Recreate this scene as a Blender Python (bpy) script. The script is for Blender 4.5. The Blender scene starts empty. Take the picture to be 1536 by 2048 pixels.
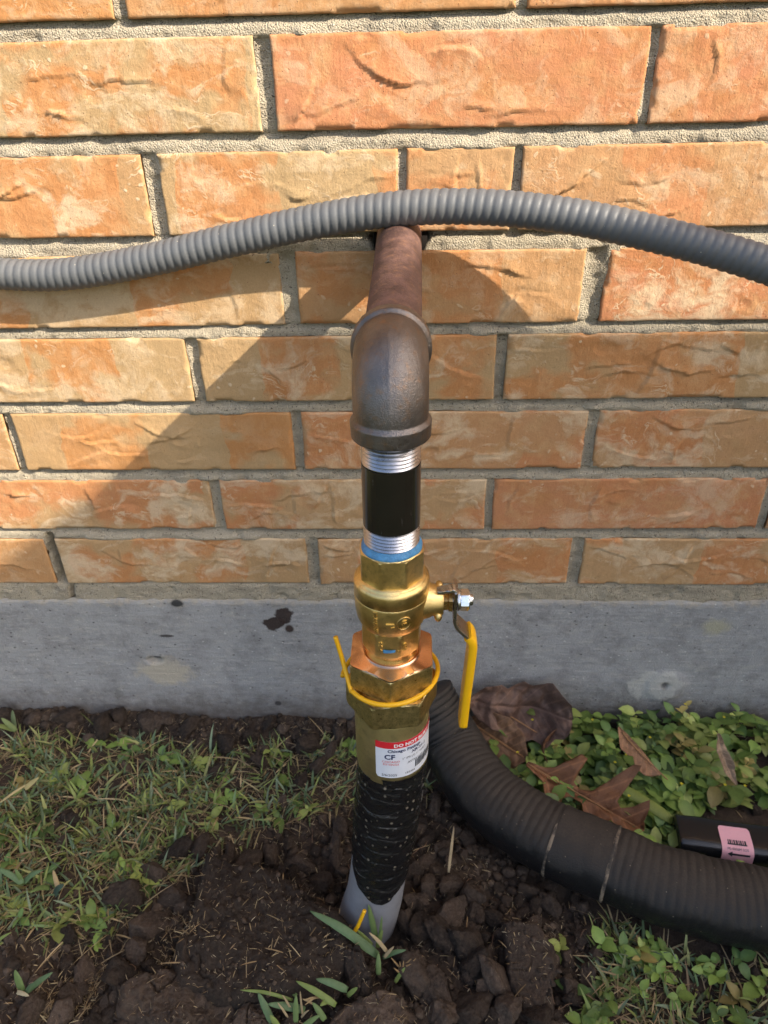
import bpy, math, random
import numpy as np
from mathutils import Vector, Matrix

random.seed(7)
RNG = np.random.default_rng(11)
I = 0.0254                      # the scene is laid out in inches and built in metres
scene = bpy.context.scene
COL = scene.collection

# ------------------------------------------------------------------ camera, sky, sun, exposure
CAM = np.array([-0.0159, -22.3166, 16.9555])
RT = np.array([0.99929819, 0.03102896, -0.02098408])
UP = np.array([0.00169755, 0.52210865, 0.85287729])
FW = np.array([-0.03741986, 0.85231436, -0.52168955])
FPX = 1420.0
cam_data = bpy.data.cameras.new("camera")
cam = bpy.data.objects.new("camera", cam_data)
COL.objects.link(cam)
cam_data.sensor_fit = 'VERTICAL'
cam_data.sensor_height = 24.0
cam_data.lens = 24.0 * FPX / 2048.0
cam_data.clip_start = 0.01
cam_data.clip_end = 500.0
cam.matrix_world = Matrix(((RT[0], UP[0], -FW[0], CAM[0] * I), (RT[1], UP[1], -FW[1], CAM[1] * I),
                           (RT[2], UP[2], -FW[2], CAM[2] * I), (0, 0, 0, 1)))
cam_data.dof.use_dof = True
cam_data.dof.focus_distance = 17.0 * I
cam_data.dof.aperture_fstop = 12.0
scene.camera = cam

SUN = np.array([1.85, -1.0, 1.48]); SUN = SUN / np.linalg.norm(SUN)
world = bpy.data.worlds.new("World")
scene.world = world
world.use_nodes = True
wn = world.node_tree
sky = wn.nodes.new('ShaderNodeTexSky')
sky.sky_type = 'NISHITA'
sky.sun_disc = False
sky.dust_density = 3.5
sky.ozone_density = .6
sky.sun_elevation = math.asin(SUN[2])
sky.sun_rotation = math.atan2(SUN[0], SUN[1])
wn.links.new(sky.outputs[0], wn.nodes['Background'].inputs[0])
wn.nodes['Background'].inputs[1].default_value = 0.125
sun_data = bpy.data.lights.new("sun", 'SUN')
sun_data.energy = 3.3
sun_data.angle = math.radians(0.53)
sun_data.color = (1.0, 0.89, 0.73)
sun = bpy.data.objects.new("sun", sun_data)
COL.objects.link(sun)
sun.rotation_euler = Vector(-SUN).to_track_quat('-Z', 'Y').to_euler()
scene.view_settings.view_transform = 'Standard'
scene.view_settings.look = 'None'
scene.view_settings.gamma = 1.0
scene.view_settings.use_curve_mapping = False
scene.view_settings.exposure = 1.48
scene.render.engine = 'CYCLES'
scene.cycles.use_denoising = True
scene.cycles.max_bounces = 8


def at_z(px, py, z):
    """photo pixel -> point (inches) on the level plane z"""
    d = FW + ((px - 768) / FPX) * RT + ((1024 - py) / FPX) * UP
    return CAM + d * ((z - CAM[2]) / d[2])


def at_y(px, py, y):
    d = FW + ((px - 768) / FPX) * RT + ((1024 - py) / FPX) * UP
    return CAM + d * ((y - CAM[1]) / d[1])


# ------------------------------------------------------------------ numpy noise
def _hash(ix, iy, iz, seed):
    h = (ix * 374761393 + iy * 668265263 + iz * 2147483647 + seed * 974634277) & 0xFFFFFFFF
    h = ((h ^ (h >> 13)) * 1274126177) & 0xFFFFFFFF
    h = ((h ^ (h >> 16)) * 2246822519) & 0xFFFFFFFF
    return ((h ^ (h >> 15)) & 0xFFFFFF).astype(np.float64) / 0xFFFFFF


def vnoise(x, y, z=0.0, seed=0):
    x, y, z = np.broadcast_arrays(np.asarray(x, float), np.asarray(y, float), np.asarray(z, float))
    ix, iy, iz = np.floor(x).astype(np.int64), np.floor(y).astype(np.int64), np.floor(z).astype(np.int64)
    fx, fy, fz = x - ix, y - iy, z - iz
    fx, fy, fz = [f * f * f * (f * (f * 6 - 15) + 10) for f in (fx, fy, fz)]
    r = 0
    for a in (0, 1):
        for b in (0, 1):
            for c in (0, 1):
                w = (fx if a else 1 - fx) * (fy if b else 1 - fy) * (fz if c else 1 - fz)
                r = r + w * _hash(ix + a, iy + b, iz + c, seed)
    return r * 2 - 1


def fbm(x, y, z=0.0, oct=4, seed=0, gain=0.5, lac=2.03):
    a, s, t = 1.0, 0.0, 0.0
    for k in range(oct):
        s = s + a * vnoise(np.asarray(x) * lac ** k + 17.3 * k, np.asarray(y) * lac ** k - 9.1 * k, np.asarray(z) * lac ** k + 3.7 * k, seed + k)
        t += a
        a *= gain
    return s / t


def sstep(a, b, x):
    t = np.clip((np.asarray(x, float) - a) / (b - a), 0, 1)
    return t * t * (3 - 2 * t)


# ------------------------------------------------------------------ object helpers
LOC = {}


def thing(name, label, cat, loc=(0, 0, 0), group=None, kind=None):
    o = bpy.data.objects.new(name, None)
    COL.objects.link(o)
    o.empty_display_size = 0.02
    LOC[o.name] = np.array(loc, float)
    o.location = Vector(LOC[o.name] * I)
    tag(o, label, cat, group, kind)
    return o


def tag(o, label=None, cat=None, group=None, kind=None):
    if label: o['label'] = label
    if cat: o['category'] = cat
    if group: o['group'] = group
    if kind: o['kind'] = kind
    return o


def mesh_data(name, V, F, mat=None, smooth=True, cols=None):
    me = bpy.data.meshes.new(name)
    V = np.asarray(V, float) * I
    if isinstance(F, np.ndarray):
        n, k = F.shape
        me.vertices.add(len(V)); me.vertices.foreach_set('co', V.ravel())
        me.loops.add(n * k); me.loops.foreach_set('vertex_index', F.astype(np.int32).ravel())
        me.polygons.add(n)
        me.polygons.foreach_set('loop_start', np.arange(0, n * k, k, dtype=np.int32))
        me.update(calc_edges=True)
    else:
        me.from_pydata([tuple(v) for v in V], [], F)
        me.update()
    me.polygons.foreach_set('use_smooth', np.full(len(me.polygons), bool(smooth)))
    if cols is not None:
        at = me.color_attributes.new('tint', 'FLOAT_COLOR', 'POINT')
        c = np.ones((len(V), 4)); c[:, :3] = cols
        at.data.foreach_set('color', c.ravel())
    if mat: me.materials.append(mat)
    me.validate()
    return me


def obj(name, V, F, mat, parent=None, smooth=True, loc=None, cols=None, sharp=None):
    """one mesh object; V in world inches; loc = its origin in world inches"""
    base = LOC[parent.name] if parent is not None else np.zeros(3)
    loc = np.array(loc, float) if loc is not None else base.copy()
    me = mesh_data(name, np.asarray(V, float) - loc, F, mat, smooth, cols)
    if sharp is not None:
        me.set_sharp_from_angle(angle=math.radians(sharp))
    o = bpy.data.objects.new(name, me)
    COL.objects.link(o)
    LOC[o.name] = loc
    if parent is not None: o.parent = parent
    o.location = Vector((loc - base) * I)
    return o


def grid_faces(nu, nv, wrap_v=False, flip=False):
    """vertex index = u*nv + v"""
    u = np.arange(nu - 1); v = np.arange(nv if wrap_v else nv - 1)
    U, Vv = np.meshgrid(u, v, indexing='ij')
    W = (Vv + 1) % nv
    f = np.stack([U * nv + Vv, U * nv + W, (U + 1) * nv + W, (U + 1) * nv + Vv], -1).reshape(-1, 4)
    return f[:, ::-1].copy() if flip else f


def join(parts):
    Vs, Fs, n = [], [], 0
    for V, F in parts:
        Vs.append(V); Fs += [tuple(int(i) + n for i in f) for f in F]; n += len(V)
    return np.concatenate(Vs), Fs


def lathe(profile, c=(0, 0), n=64, cap=True, rfun=None):
    """profile [(r, z)] from bottom to top round the vertical axis at c; rfun(theta, r, z) may reshape it"""
    P = np.array(profile, float)
    th = np.linspace(0, 2 * np.pi, n, endpoint=False)
    R = np.repeat(P[:, :1], n, 1); Z = np.repeat(P[:, 1:2], n, 1); T = np.repeat(th[None], len(P), 0)
    if rfun is not None: R = rfun(T, R, Z)
    V = np.stack([c[0] + R * np.cos(T), c[1] + R * np.sin(T), Z], -1).reshape(-1, 3)
    F = [tuple(f) for f in grid_faces(len(P), n, True)]
    if cap:
        F.append(tuple(range(n))[::-1])
        F.append(tuple(range((len(P) - 1) * n, len(P) * n)))
    return V, F


def poly_r(theta, sides, apothem, rot=0.0):
    a = 2 * np.pi / sides
    t = (theta - rot + a / 2) % a - a / 2
    return apothem / np.cos(t)


def prism(sides, apothem, z0, z1, c=(0, 0), rot=0.0, ch=0.05, round_=0.985, n=96, rin=None):
    """hexagon / octagon nut: chamfered polygon with lightly rounded corners"""
    zs = np.array([z0, z0 + 0.02, z0 + ch, z0 + ch * 2, z1 - ch * 2, z1 - ch, z1 - 0.02, z1])
    rmax = apothem / math.cos(math.pi / sides)
    lim = np.array([apothem * 0.97, apothem * 1.0, rmax * .97, rmax, rmax, rmax * .97, apothem * 1.0, apothem * .97])
    # corners exactly sampled
    a = 2 * np.pi / sides
    th = []
    for k in range(sides):
        t0 = rot + a * (k - .5)
        th += list(t0 + a * np.concatenate([[0, .012], np.linspace(.06, .94, 12), [.988]]))
    th = np.array(th)
    T = np.repeat(th[None], len(zs), 0)
    R = np.minimum(np.minimum(poly_r(T, sides, apothem, rot), rmax * round_), lim[:, None])
    m = len(th)
    V = np.stack([c[0] + R * np.cos(T), c[1] + R * np.sin(T), np.repeat(zs[:, None], m, 1)], -1).reshape(-1, 3)
    F = [tuple(f) for f in grid_faces(len(zs), m, True)]
    F.append(tuple(range(m))[::-1]); F.append(tuple(range((len(zs) - 1) * m, len(zs) * m)))
    return V, F


def frames(P):
    T = np.gradient(P, axis=0); T /= np.linalg.norm(T, axis=1)[:, None]
    N = np.zeros_like(T); B = np.zeros_like(T)
    ref = np.array([0, 0, 1.0]) if abs(T[0][2]) < .9 else np.array([0, 1.0, 0])
    n = ref - T[0] * (ref @ T[0]); n /= np.linalg.norm(n)
    for i in range(len(P)):
        n = n - T[i] * (n @ T[i]); n /= np.linalg.norm(n)
        N[i] = n; B[i] = np.cross(T[i], n)
    return T, N, B


def spline(pts, n):
    """smooth curve through points, evenly spaced by arc length"""
    pts = np.array(pts, float)
    d = np.concatenate([[0], np.cumsum(np.linalg.norm(np.diff(pts, axis=0), axis=1))])
    pp = np.vstack([2 * pts[0] - pts[1], pts, 2 * pts[-1] - pts[-2]])
    out = []
    for i in range(len(pts) - 1):
        p0, p1, p2, p3 = pp[i], pp[i + 1], pp[i + 2], pp[i + 3]
        t = np.linspace(0, 1, 60, endpoint=False)[:, None]
        out.append(.5 * ((2 * p1) + (-p0 + p2) * t + (2 * p0 - 5 * p1 + 4 * p2 - p3) * t ** 2 + (-p0 + 3 * p1 - 3 * p2 + p3) * t ** 3))
    out.append(pts[-1:])
    C = np.concatenate(out)
    s = np.concatenate([[0], np.cumsum(np.linalg.norm(np.diff(C, axis=0), axis=1))])
    u = np.linspace(0, s[-1], n)
    return np.stack([np.interp(u, s, C[:, k]) for k in range(3)], 1), u


def sweep(P, rfun, nseg=16, cap=True, s=None):
    """tube along P; rfun(s, theta) -> radius arrays"""
    if s is None: s = np.concatenate([[0], np.cumsum(np.linalg.norm(np.diff(P, axis=0), axis=1))])
    T, N, B = frames(P)
    th = np.linspace(0, 2 * np.pi, nseg, endpoint=False)
    S, TH = np.meshgrid(s, th, indexing='ij')
    R = rfun(S, TH) * np.ones_like(S)
    V = P[:, None] + R[..., None] * (np.cos(TH)[..., None] * N[:, None] + np.sin(TH)[..., None] * B[:, None])
    V = V.reshape(-1, 3)
    F = [tuple(f) for f in grid_faces(len(P), nseg, True, flip=False)]
    if cap:
        F.append(tuple(range(nseg))[::-1]); F.append(tuple(range((len(P) - 1) * nseg, len(P) * nseg)))
    return V, F


def box_mesh(x0, x1, y0, y1, z0, z1):
    V = np.array([(x, y, z) for x in (x0, x1) for y in (y0, y1) for z in (z0, z1)], float)
    F = [(0, 1, 3, 2), (4, 6, 7, 5), (0, 4, 5, 1), (2, 3, 7, 6), (0, 2, 6, 4), (1, 5, 7, 3)]
    return V, F


# ------------------------------------------------------------------ node helpers
class NT:
    def __init__(self, name):
        self.m = bpy.data.materials.new(name); self.m.use_nodes = True
        self.t = self.m.node_tree; self.b = self.t.nodes['Principled BSDF']
        self.out = self.t.nodes['Material Output']

    def n(self, kind, **kw):
        nd = self.t.nodes.new(kind)
        for k, v in kw.items(): setattr(nd, k, v)
        return nd

    def link(self, a, b): self.t.links.new(a, b)

    def put(self, sock, v):
        if hasattr(v, 'is_output') or isinstance(v, bpy.types.NodeSocket): self.link(v, sock)
        elif isinstance(v, (tuple, list)) and len(v) == 3 and sock.type == 'RGBA': sock.default_value = (*v, 1)
        else: sock.default_value = v

    def coords(self, kind='Object', scale=(1, 1, 1), off=None):
        """object coordinates in inches times scale"""
        tc = self.n('ShaderNodeTexCoord')
        mp = self.n('ShaderNodeMapping')
        mp.inputs['Scale'].default_value = [s / I for s in scale]
        self.link(tc.outputs[kind], mp.inputs[0])
        o = mp.outputs[0]
        if off is not None:
            a = self.n('ShaderNodeVectorMath', operation='ADD')
            self.link(o, a.inputs[0]); self.link(off, a.inputs[1]); o = a.outputs[0]
        return o

    def scalev(self, v, s):
        a = self.n('ShaderNodeVectorMath', operation='MULTIPLY'); self.link(v, a.inputs[0]); a.inputs[1].default_value = s
        return a.outputs[0]

    def noise(self, vec, scale=1.0, detail=4, rough=.55, dist=0.0, out='Fac'):
        nd = self.n('ShaderNodeTexNoise'); self.link(vec, nd.inputs['Vector'])
        nd.inputs['Scale'].default_value = scale; nd.inputs['Detail'].default_value = detail
        nd.inputs['Roughness'].default_value = rough; nd.inputs['Distortion'].default_value = dist
        return nd.outputs[out]

    def voro(self, vec, scale=1.0, feature='F1', out='Distance', rnd=1.0, dim='3D'):
        nd = self.n('ShaderNodeTexVoronoi', feature=feature, voronoi_dimensions=dim)
        if dim == '1D': self.put(nd.inputs['W'], vec)
        else: self.link(vec, nd.inputs['Vector'])
        nd.inputs['Scale'].default_value = scale; nd.inputs['Randomness'].default_value = rnd
        return nd.outputs[out]

    def ramp(self, fac, a, b, lo=0.0, hi=1.0, smooth=False):
        nd = self.n('ShaderNodeMapRange', interpolation_type='SMOOTHSTEP' if smooth else 'LINEAR')
        self.link(fac, nd.inputs[0])
        nd.inputs[1].default_value = a; nd.inputs[2].default_value = b; nd.inputs[3].default_value = lo; nd.inputs[4].default_value = hi
        return nd.outputs[0]

    def math(self, op, a, b=0.0, c=None):
        nd = self.n('ShaderNodeMath', operation=op)
        self.put(nd.inputs[0], a); self.put(nd.inputs[1], b)
        if c is not None: self.put(nd.inputs[2], c)
        return nd.outputs[0]

    def mix(self, fac, a, b, mode='MIX'):
        nd = self.n('ShaderNodeMix', data_type='RGBA', blend_type=mode)
        self.put(nd.inputs[0], fac); self.put(nd.inputs[6], a); self.put(nd.inputs[7], b)
        return nd.outputs[2]

    def sep(self, v):
        nd = self.n('ShaderNodeSeparateXYZ'); self.link(v, nd.inputs[0]); return nd.outputs

    def bump(self, h, dist, strength=1.0, normal=None):
        nd = self.n('ShaderNodeBump'); self.link(h, nd.inputs['Height'])
        nd.inputs['Distance'].default_value = dist * I; nd.inputs['Strength'].default_value = strength
        if normal is not None: self.link(normal, nd.inputs['Normal'])
        return nd.outputs[0]

    def done(self, color=None, rough=None, metal=None, normal=None, spec=None, **kw):
        if color is not None: self.put(self.b.inputs['Base Color'], color)
        if rough is not None: self.put(self.b.inputs['Roughness'], rough)
        if metal is not None: self.put(self.b.inputs['Metallic'], metal)
        if normal is not None: self.put(self.b.inputs['Normal'], normal)
        if spec is not None: self.b.inputs['Specular IOR Level'].default_value = spec
        for k, v in kw.items(): self.put(self.b.inputs[k], v)
        return self.m


def mat_brick():
    t = NT('brick_clay')
    oi = t.n('ShaderNodeObjectInfo')
    rv = t.n('ShaderNodeVectorMath', operation='SCALE'); rv.inputs[0].default_value = (53, 31, 71); t.link(oi.outputs['Random'], rv.inputs['Scale'])
    off = rv.outputs[0]
    p = t.coords(off=off)
    cs = t.n('ShaderNodeSeparateColor'); t.link(oi.outputs['Color'], cs.inputs[0])
    red, olive, cream = cs.outputs
    warp = t.noise(p, .9, 3, .5, out='Color')
    wv = t.n('ShaderNodeVectorMath', operation='MULTIPLY_ADD'); t.link(warp, wv.inputs[0]); wv.inputs[1].default_value = (.9, .9, .9); t.link(p, wv.inputs[2])
    pw = wv.outputs[0]
    base = t.mix(red, (.478, .238, .088), (.488, .202, .102))
    v1 = t.noise(t.scalev(p, (.7, 1, 1.3)), .8, 5, .6)
    base = t.mix(t.ramp(v1, .35, .7, 0, .75), base, (.43, .19, .066))
    base = t.mix(t.ramp(t.noise(pw, 1.6, 4, .6), .48, .7, 0, .7), base, (.53, .30, .14))
    # tan-olive patches: kiln flash bands plus blotches
    px = t.sep(pw)[0]
    band = t.voro(t.math('MULTIPLY', px, .34), 1.0, 'F1', 'Color', 1.0, '1D')
    bs = t.n('ShaderNodeSeparateColor'); t.link(band, bs.inputs[0])
    bandm = t.ramp(bs.outputs[0], .58, .66)
    blot = t.ramp(t.noise(t.scalev(pw, (.55, 1, .8)), .75, 3, .5), .47, .56)
    om = t.math('MULTIPLY', t.math('MAXIMUM', bandm, blot), t.math('ADD', olive, .0))
    base = t.mix(om, base, t.mix(v1, (.43, .31, .165), (.40, .265, .13)))
    # cream swirls of slurry
    sw = t.noise(t.scalev(pw, (.7, 1, 1.1)), 1.0, 4, .58, .7)
    ridge = t.math('ABSOLUTE', t.math('SUBTRACT', sw, .5))
    line = t.math('MULTIPLY', t.ramp(ridge, .004, .022, .8, 0), t.ramp(t.noise(p, 1.1, 2), .56, .66))
    wash = t.math('MAXIMUM', t.math('MULTIPLY', t.ramp(sw, .54, .68), .85), t.math('MULTIPLY', t.ramp(t.noise(t.scalev(pw, (.8, 1, 1.0)), .55, 6, .68, .4), .52, .62), .8))
    dots = t.math('MULTIPLY', t.ramp(t.voro(pw, 2.3), .10, .16, 1, 0), t.ramp(t.noise(p, .9, 1), .5, .6))
    cm = t.math('MULTIPLY', t.math('MAXIMUM', t.math('MAXIMUM', line, wash), dots), cream)
    base = t.mix(cm, base, (.615, .475, .315))
    grain = t.noise(p, 20, 4, .8)
    base = t.mix(1.0, base, t.mix(grain, (.74, .73, .72), (1.24, 1.24, 1.24)), 'MULTIPLY')
    pit = t.math('MULTIPLY', t.ramp(t.voro(p, 6.5), .07, .11, 1, 0), t.ramp(t.noise(p, 1.3, 2), .40, .5))
    base = t.mix(t.math('MULTIPLY', pit, .75), base, (.17, .08, .045))
    stri = t.noise(t.scalev(p, (9, 1, .35)), 1.0, 3, .6)
    h = t.math('ADD', t.math('MULTIPLY', grain, .35), t.math('MULTIPLY', stri, .22))
    h = t.math('ADD', h, t.math('MULTIPLY', t.noise(p, 3.2, 5, .6), .9))
    h = t.math('SUBTRACT', h, t.math('MULTIPLY', pit, .55))
    h = t.math('ADD', h, t.math('MULTIPLY', cm, .16))
    return t.done(base, .85, 0, t.bump(h, .042), .25)


def mat_mortar():
    t = NT('sandy_mortar')
    p = t.coords()
    n1 = t.noise(p, .8, 4, .6); n2 = t.noise(p, 22, 3, .8); v = t.voro(p, 22)
    c = t.mix(n1, (.42, .365, .275), (.56, .495, .375))
    c = t.mix(1.0, c, t.mix(n2, (.62, .62, .63), (1.32, 1.30, 1.27)), 'MULTIPLY')
    c = t.mix(t.ramp(t.noise(t.scalev(p, (.5, 1, 1.4)), 1.1, 5, .65), .5, .72, 0, .55), c, (.23, .20, .155))
    vc = t.n('ShaderNodeSeparateColor'); t.link(t.voro(p, 15, out='Color'), vc.inputs[0])
    c = t.mix(t.math('MULTIPLY', t.ramp(vc.outputs[0], .9, .92), t.ramp(v, .3, .4, .9, 0)), c, (.62, .58, .50))
    c = t.mix(t.math('MULTIPLY', t.ramp(vc.outputs[1], .88, .9), t.ramp(v, .35, .45, .9, 0)), c, (.07, .055, .045))
    h = t.math('ADD', t.math('MULTIPLY', n2, 1.0), t.math('MULTIPLY', t.noise(p, 5, 4, .7), 1.2))
    h = t.math('SUBTRACT', h, t.math('MULTIPLY', v, .9))
    return t.done(c, .95, 0, t.bump(h, .065), .15)


def mat_concrete():
    t = NT('foundation_concrete')
    p = t.coords()
    s = t.noise(t.scalev(p, (.7, 1, 5.5)), 1.2, 6, .65)
    n1 = t.noise(p, .35, 4, .6); n2 = t.noise(p, 14, 3, .7)
    c = t.mix(n1, (.275, .278, .285), (.35, .345, .335))
    c = t.mix(t.ramp(s, .35, .75, 0, .45), c, (.34, .34, .335))
    c = t.mix(t.ramp(t.noise(p, .8, 6, .75), .46, .66, 0, .65), c, (.165, .16, .155))
    c = t.mix(t.ramp(t.noise(t.scalev(p, (.8, 1, 1.6)), 1.4, 6, .7), .53, .68, 0, .65), c, (.40, .385, .355))
    c = t.mix(1.0, c, t.mix(n2, (.8, .8, .8), (1.16, 1.16, 1.16)), 'MULTIPLY')
    v = t.voro(t.scalev(p, (1, 1, 1.5)), 3.0)
    vc = t.n('ShaderNodeSeparateColor'); t.link(t.voro(t.scalev(p, (1, 1, 1.5)), 3.0, out='Color'), vc.inputs[0])
    c = t.mix(t.math('MULTIPLY', t.ramp(vc.outputs[0], .66, .7), t.ramp(v, .06, .17, .8, 0)), c, (.55, .55, .53))
    c = t.mix(t.math('MULTIPLY', t.ramp(vc.outputs[1], .84, .86), t.ramp(v, .08, .2, .9, 0)), c, (.055, .05, .05))
    X, Y, Z = t.sep(p)
    wob = t.math('SUBTRACT', t.noise(p, 2.2, 4, .65), .5)
    # tan mortar wash below the bed joint
    top = t.math('ADD', Z, t.math('MULTIPLY', wob, 1.3))
    c = t.mix(t.ramp(top, -1.15, -.7, 0, .7, True), c, t.mix(n2, (.30, .26, .19), (.45, .39, .30)))
    dirt = t.math('ADD', Z, t.math('MULTIPLY', wob, 2.4))
    c = t.mix(t.ramp(dirt, -7.9, -5.2, .85, 0, True), c, (.09, .07, .055))

    def spot(x, z, rx, rz, col, hard=.16, rot=0.0, amp=1.6):
        nonlocal c
        dx = t.math('SUBTRACT', X, x); dz = t.math('SUBTRACT', Z, z)
        ca, sa = math.cos(rot), math.sin(rot)
        u = t.math('ADD', t.math('MULTIPLY', dx, ca / rx), t.math('MULTIPLY', dz, sa / rx))
        w = t.math('ADD', t.math('MULTIPLY', dx, -sa / rz), t.math('MULTIPLY', dz, ca / rz))
        d = t.math('SQRT', t.math('ADD', t.math('MULTIPLY', u, u), t.math('MULTIPLY', w, w)))
        d = t.math('ADD', d, t.math('MULTIPLY', wob, amp))
        c = t.mix(t.ramp(d, 1 - hard, 1 + hard, .96, 0), c, col)
    spot(-5.15, -1.55, .34, .42, (.035, .022, .018), .10)
    spot(-5.62, -2.0, .42, .32, (.035, .022, .018), .10)
    spot(-5.0, -2.28, .18, .2, (.04, .025, .02), .2, 0, .6)
    spot(10.4, -5.35, 1.0, .85, (.43, .42, .39), .14)
    spot(10.75, -5.3, .14, .2, (.14, .13, .12), .5, 0, .4)
    spot(-10.6, -4.75, 1.1, .75, (.40, .36, .29), .25)
    spot(-9.45, -1.0, .26, .17, (.03, .03, .03), .2, 0, .6)
    spot(-10.2, -2.72, .3, .07, (.05, .045, .045), .2, 0, .4)
    spot(-5.9, -6.6, .14, .13, (.05, .045, .045), .2, 0, .4)
    spot(12.2, -2.1, .5, .35, (.36, .34, .25), .4)
    pore = t.math('MULTIPLY', t.ramp(t.voro(p, 4.5), .06, .11, 1, 0), t.ramp(t.noise(p, .8, 2), .45, .6))
    c = t.mix(t.math('MULTIPLY', pore, .6), c, (.07, .068, .065))
    spot(-10.95, -4.06, .24, .13, (.02, .02, .018), .25, -.3, .4)  # dark colour painted in for the shade inside the form-tie hole
    h = t.math('ADD', t.math('MULTIPLY', s, .8), t.math('MULTIPLY', n2, .5))
    h = t.math('SUBTRACT', t.math('ADD', h, t.math('MULTIPLY', t.noise(p, 3, 5, .7), .8)), t.math('MULTIPLY', pore, 1.0))
    h = t.math('SUBTRACT', h, t.math('MULTIPLY', t.ramp(v, .05, .15, 1, 0), .3))
    return t.done(c, .85, 0, t.bump(h, .05), .3)


def mat_soil(name='dark_soil', wet=0.0):
    t = NT(name)
    p = t.coords()
    if name == 'clod_soil':
        oi = t.n('ShaderNodeObjectInfo')
        rv = t.n('ShaderNodeVectorMath', operation='SCALE'); rv.inputs[0].default_value = (53, 31, 71); t.link(oi.outputs['Random'], rv.inputs['Scale'])
        p = t.coords(off=rv.outputs[0])
    n1 = t.noise(p, .55, 5, .6); n2 = t.noise(p, 5, 5, .7); n3 = t.noise(p, 26, 2, .7)
    c = t.mix(t.ramp(n1, .3, .7), (.036, .027, .021), (.078, .054, .038))
    c = t.mix(t.ramp(n2, .45, .75, 0, .7), c, (.118, .088, .064))
    c = t.mix(t.ramp(n2, .2, .42, .7, 0), c, (.022, .016, .013))
    c = t.mix(1.0, c, t.mix(n3, (.7, .7, .7), (1.3, 1.3, 1.3)), 'MULTIPLY')
    if name == 'clod_soil':
        gm = t.ramp(oi.outputs['Random'], 0, 1, .6, 1.75)
        cc = t.n('ShaderNodeCombineColor'); t.link(gm, cc.inputs[0]); t.link(gm, cc.inputs[1]); t.link(t.math('MULTIPLY', gm, 1.02), cc.inputs[2])
        c = t.mix(1.0, c, cc.outputs[0], 'MULTIPLY')
    if name == 'crumb_soil':
        c = t.mix(1.0, c, t.n('ShaderNodeVertexColor', layer_name='tint').outputs[0], 'MULTIPLY')
    v = t.voro(p, 5.5)
    vc = t.n('ShaderNodeSeparateColor'); t.link(t.voro(p, 5.5, out='Color'), vc.inputs[0])
    c = t.mix(t.math('MULTIPLY', t.ramp(vc.outputs[0], .93, .94), t.ramp(v, .07, .12, .9, 0)), c, (.36, .28, .18))
    h = t.math('ADD', t.math('MULTIPLY', n2, 1.2), t.math('MULTIPLY', n3, .5))
    h = t.math('ADD', h, t.math('MULTIPLY', t.noise(p, 2.2, 4, .6, .4), 1.4))
    return t.done(c, .88, 0, t.bump(h, .12), .25)


def mat_metal(name, col, rough, metal=1.0, grain=0.0, gscale=40, var=.25, dirt=None, dirt_amt=.4, scratch=False, vscale=2.0, **kw):
    t = NT(name)
    p = t.coords()
    n1 = t.noise(p, vscale, 5, .65); n2 = t.noise(p, gscale, 2, .6)
    lo = tuple(x * (1 - var) for x in col); hi = tuple(min(1, x * (1 + var * .6)) for x in col)
    c = t.mix(t.ramp(n1, .3, .7), lo, hi)
    if dirt: c = t.mix(t.ramp(t.noise(p, vscale * 2.3, 5, .7), .52, .68, 0, dirt_amt), c, dirt)
    if scratch:
        sc = t.ramp(t.noise(t.scalev(p, (7, 7, .9)), 2.0, 3, .7), .69, .74)
        c = t.mix(t.math('MULTIPLY', sc, .5), c, (.35, .34, .32))
    r = t.ramp(n1, .25, .75, rough * .8, min(1, rough * 1.25))
    nm = None
    if grain: nm = t.bump(t.math('ADD', n2, t.math('MULTIPLY', t.noise(p, gscale * .3, 3, .6), .8)), grain)
    return t.done(c, r, metal, nm, **kw)


def mat_plain(name, col, rough, spec=.5, var=.1, bump=0.0, bs=12, **kw):
    t = NT(name)
    p = t.coords()
    n = t.noise(p, bs, 4, .6)
    c = t.mix(n, tuple(x * (1 - var) for x in col), tuple(min(1, x * (1 + var)) for x in col))
    return t.done(c, rough, 0, t.bump(n, bump) if bump else None, spec, **kw)


def mat_tint(name, rough=.5, spec=.4, trans=0.25, vein=False):
    t = NT(name)
    a = t.n('ShaderNodeVertexColor', layer_name='tint')
    p = t.coords()
    c = t.mix(1.0, a.outputs[0], t.mix(t.noise(p, 9, 3, .6), (.8, .8, .8), (1.2, 1.2, 1.2)), 'MULTIPLY')
    t.done(c, rough, 0, t.bump(t.noise(p, 20, 3, .6), .006), spec)
    tr = t.n('ShaderNodeBsdfTranslucent'); t.link(c, tr.inputs[0])
    mx = t.n('ShaderNodeMixShader'); mx.inputs[0].default_value = trans
    t.link(t.b.outputs[0], mx.inputs[1]); t.link(tr.outputs[0], mx.inputs[2]); t.link(mx.outputs[0], t.out.inputs[0])
    return t.m


def mat_dry_leaf():
    t = NT('dry_leaf')
    a = t.n('ShaderNodeVertexColor', layer_name='tint')
    p = t.coords()
    n = t.noise(p, 3.0, 5, .65)
    c = t.mix(1.0, a.outputs[0], t.mix(n, (.62, .60, .60), (1.38, 1.36, 1.3)), 'MULTIPLY')
    c = t.mix(t.ramp(t.noise(p, 6, 3, .6), .6, .72, 0, .6), c, (.05, .028, .018))
    return t.done(c, .6, 0, t.bump(t.math('ADD', n, t.noise(p, 14, 3, .6)), .03), .35)


def mat_conduit():
    t = NT('grey_conduit_vinyl')
    p = t.coords()
    c = t.mix(t.noise(p, 3, 4, .6), (.095, .101, .108), (.115, .120, .126))
    v = t.voro(p, 3.2)
    c = t.mix(t.ramp(t.noise(p, .9, 5, .7), .52, .75, 0, .4), c, (.17, .165, .155))
    c = t.mix(t.ramp(v, .03, .05, .9, 0), c, (.5, .45, .36))
    return t.done(c, .5, 0, t.bump(t.noise(p, 30, 2), .004), .45)


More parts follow.
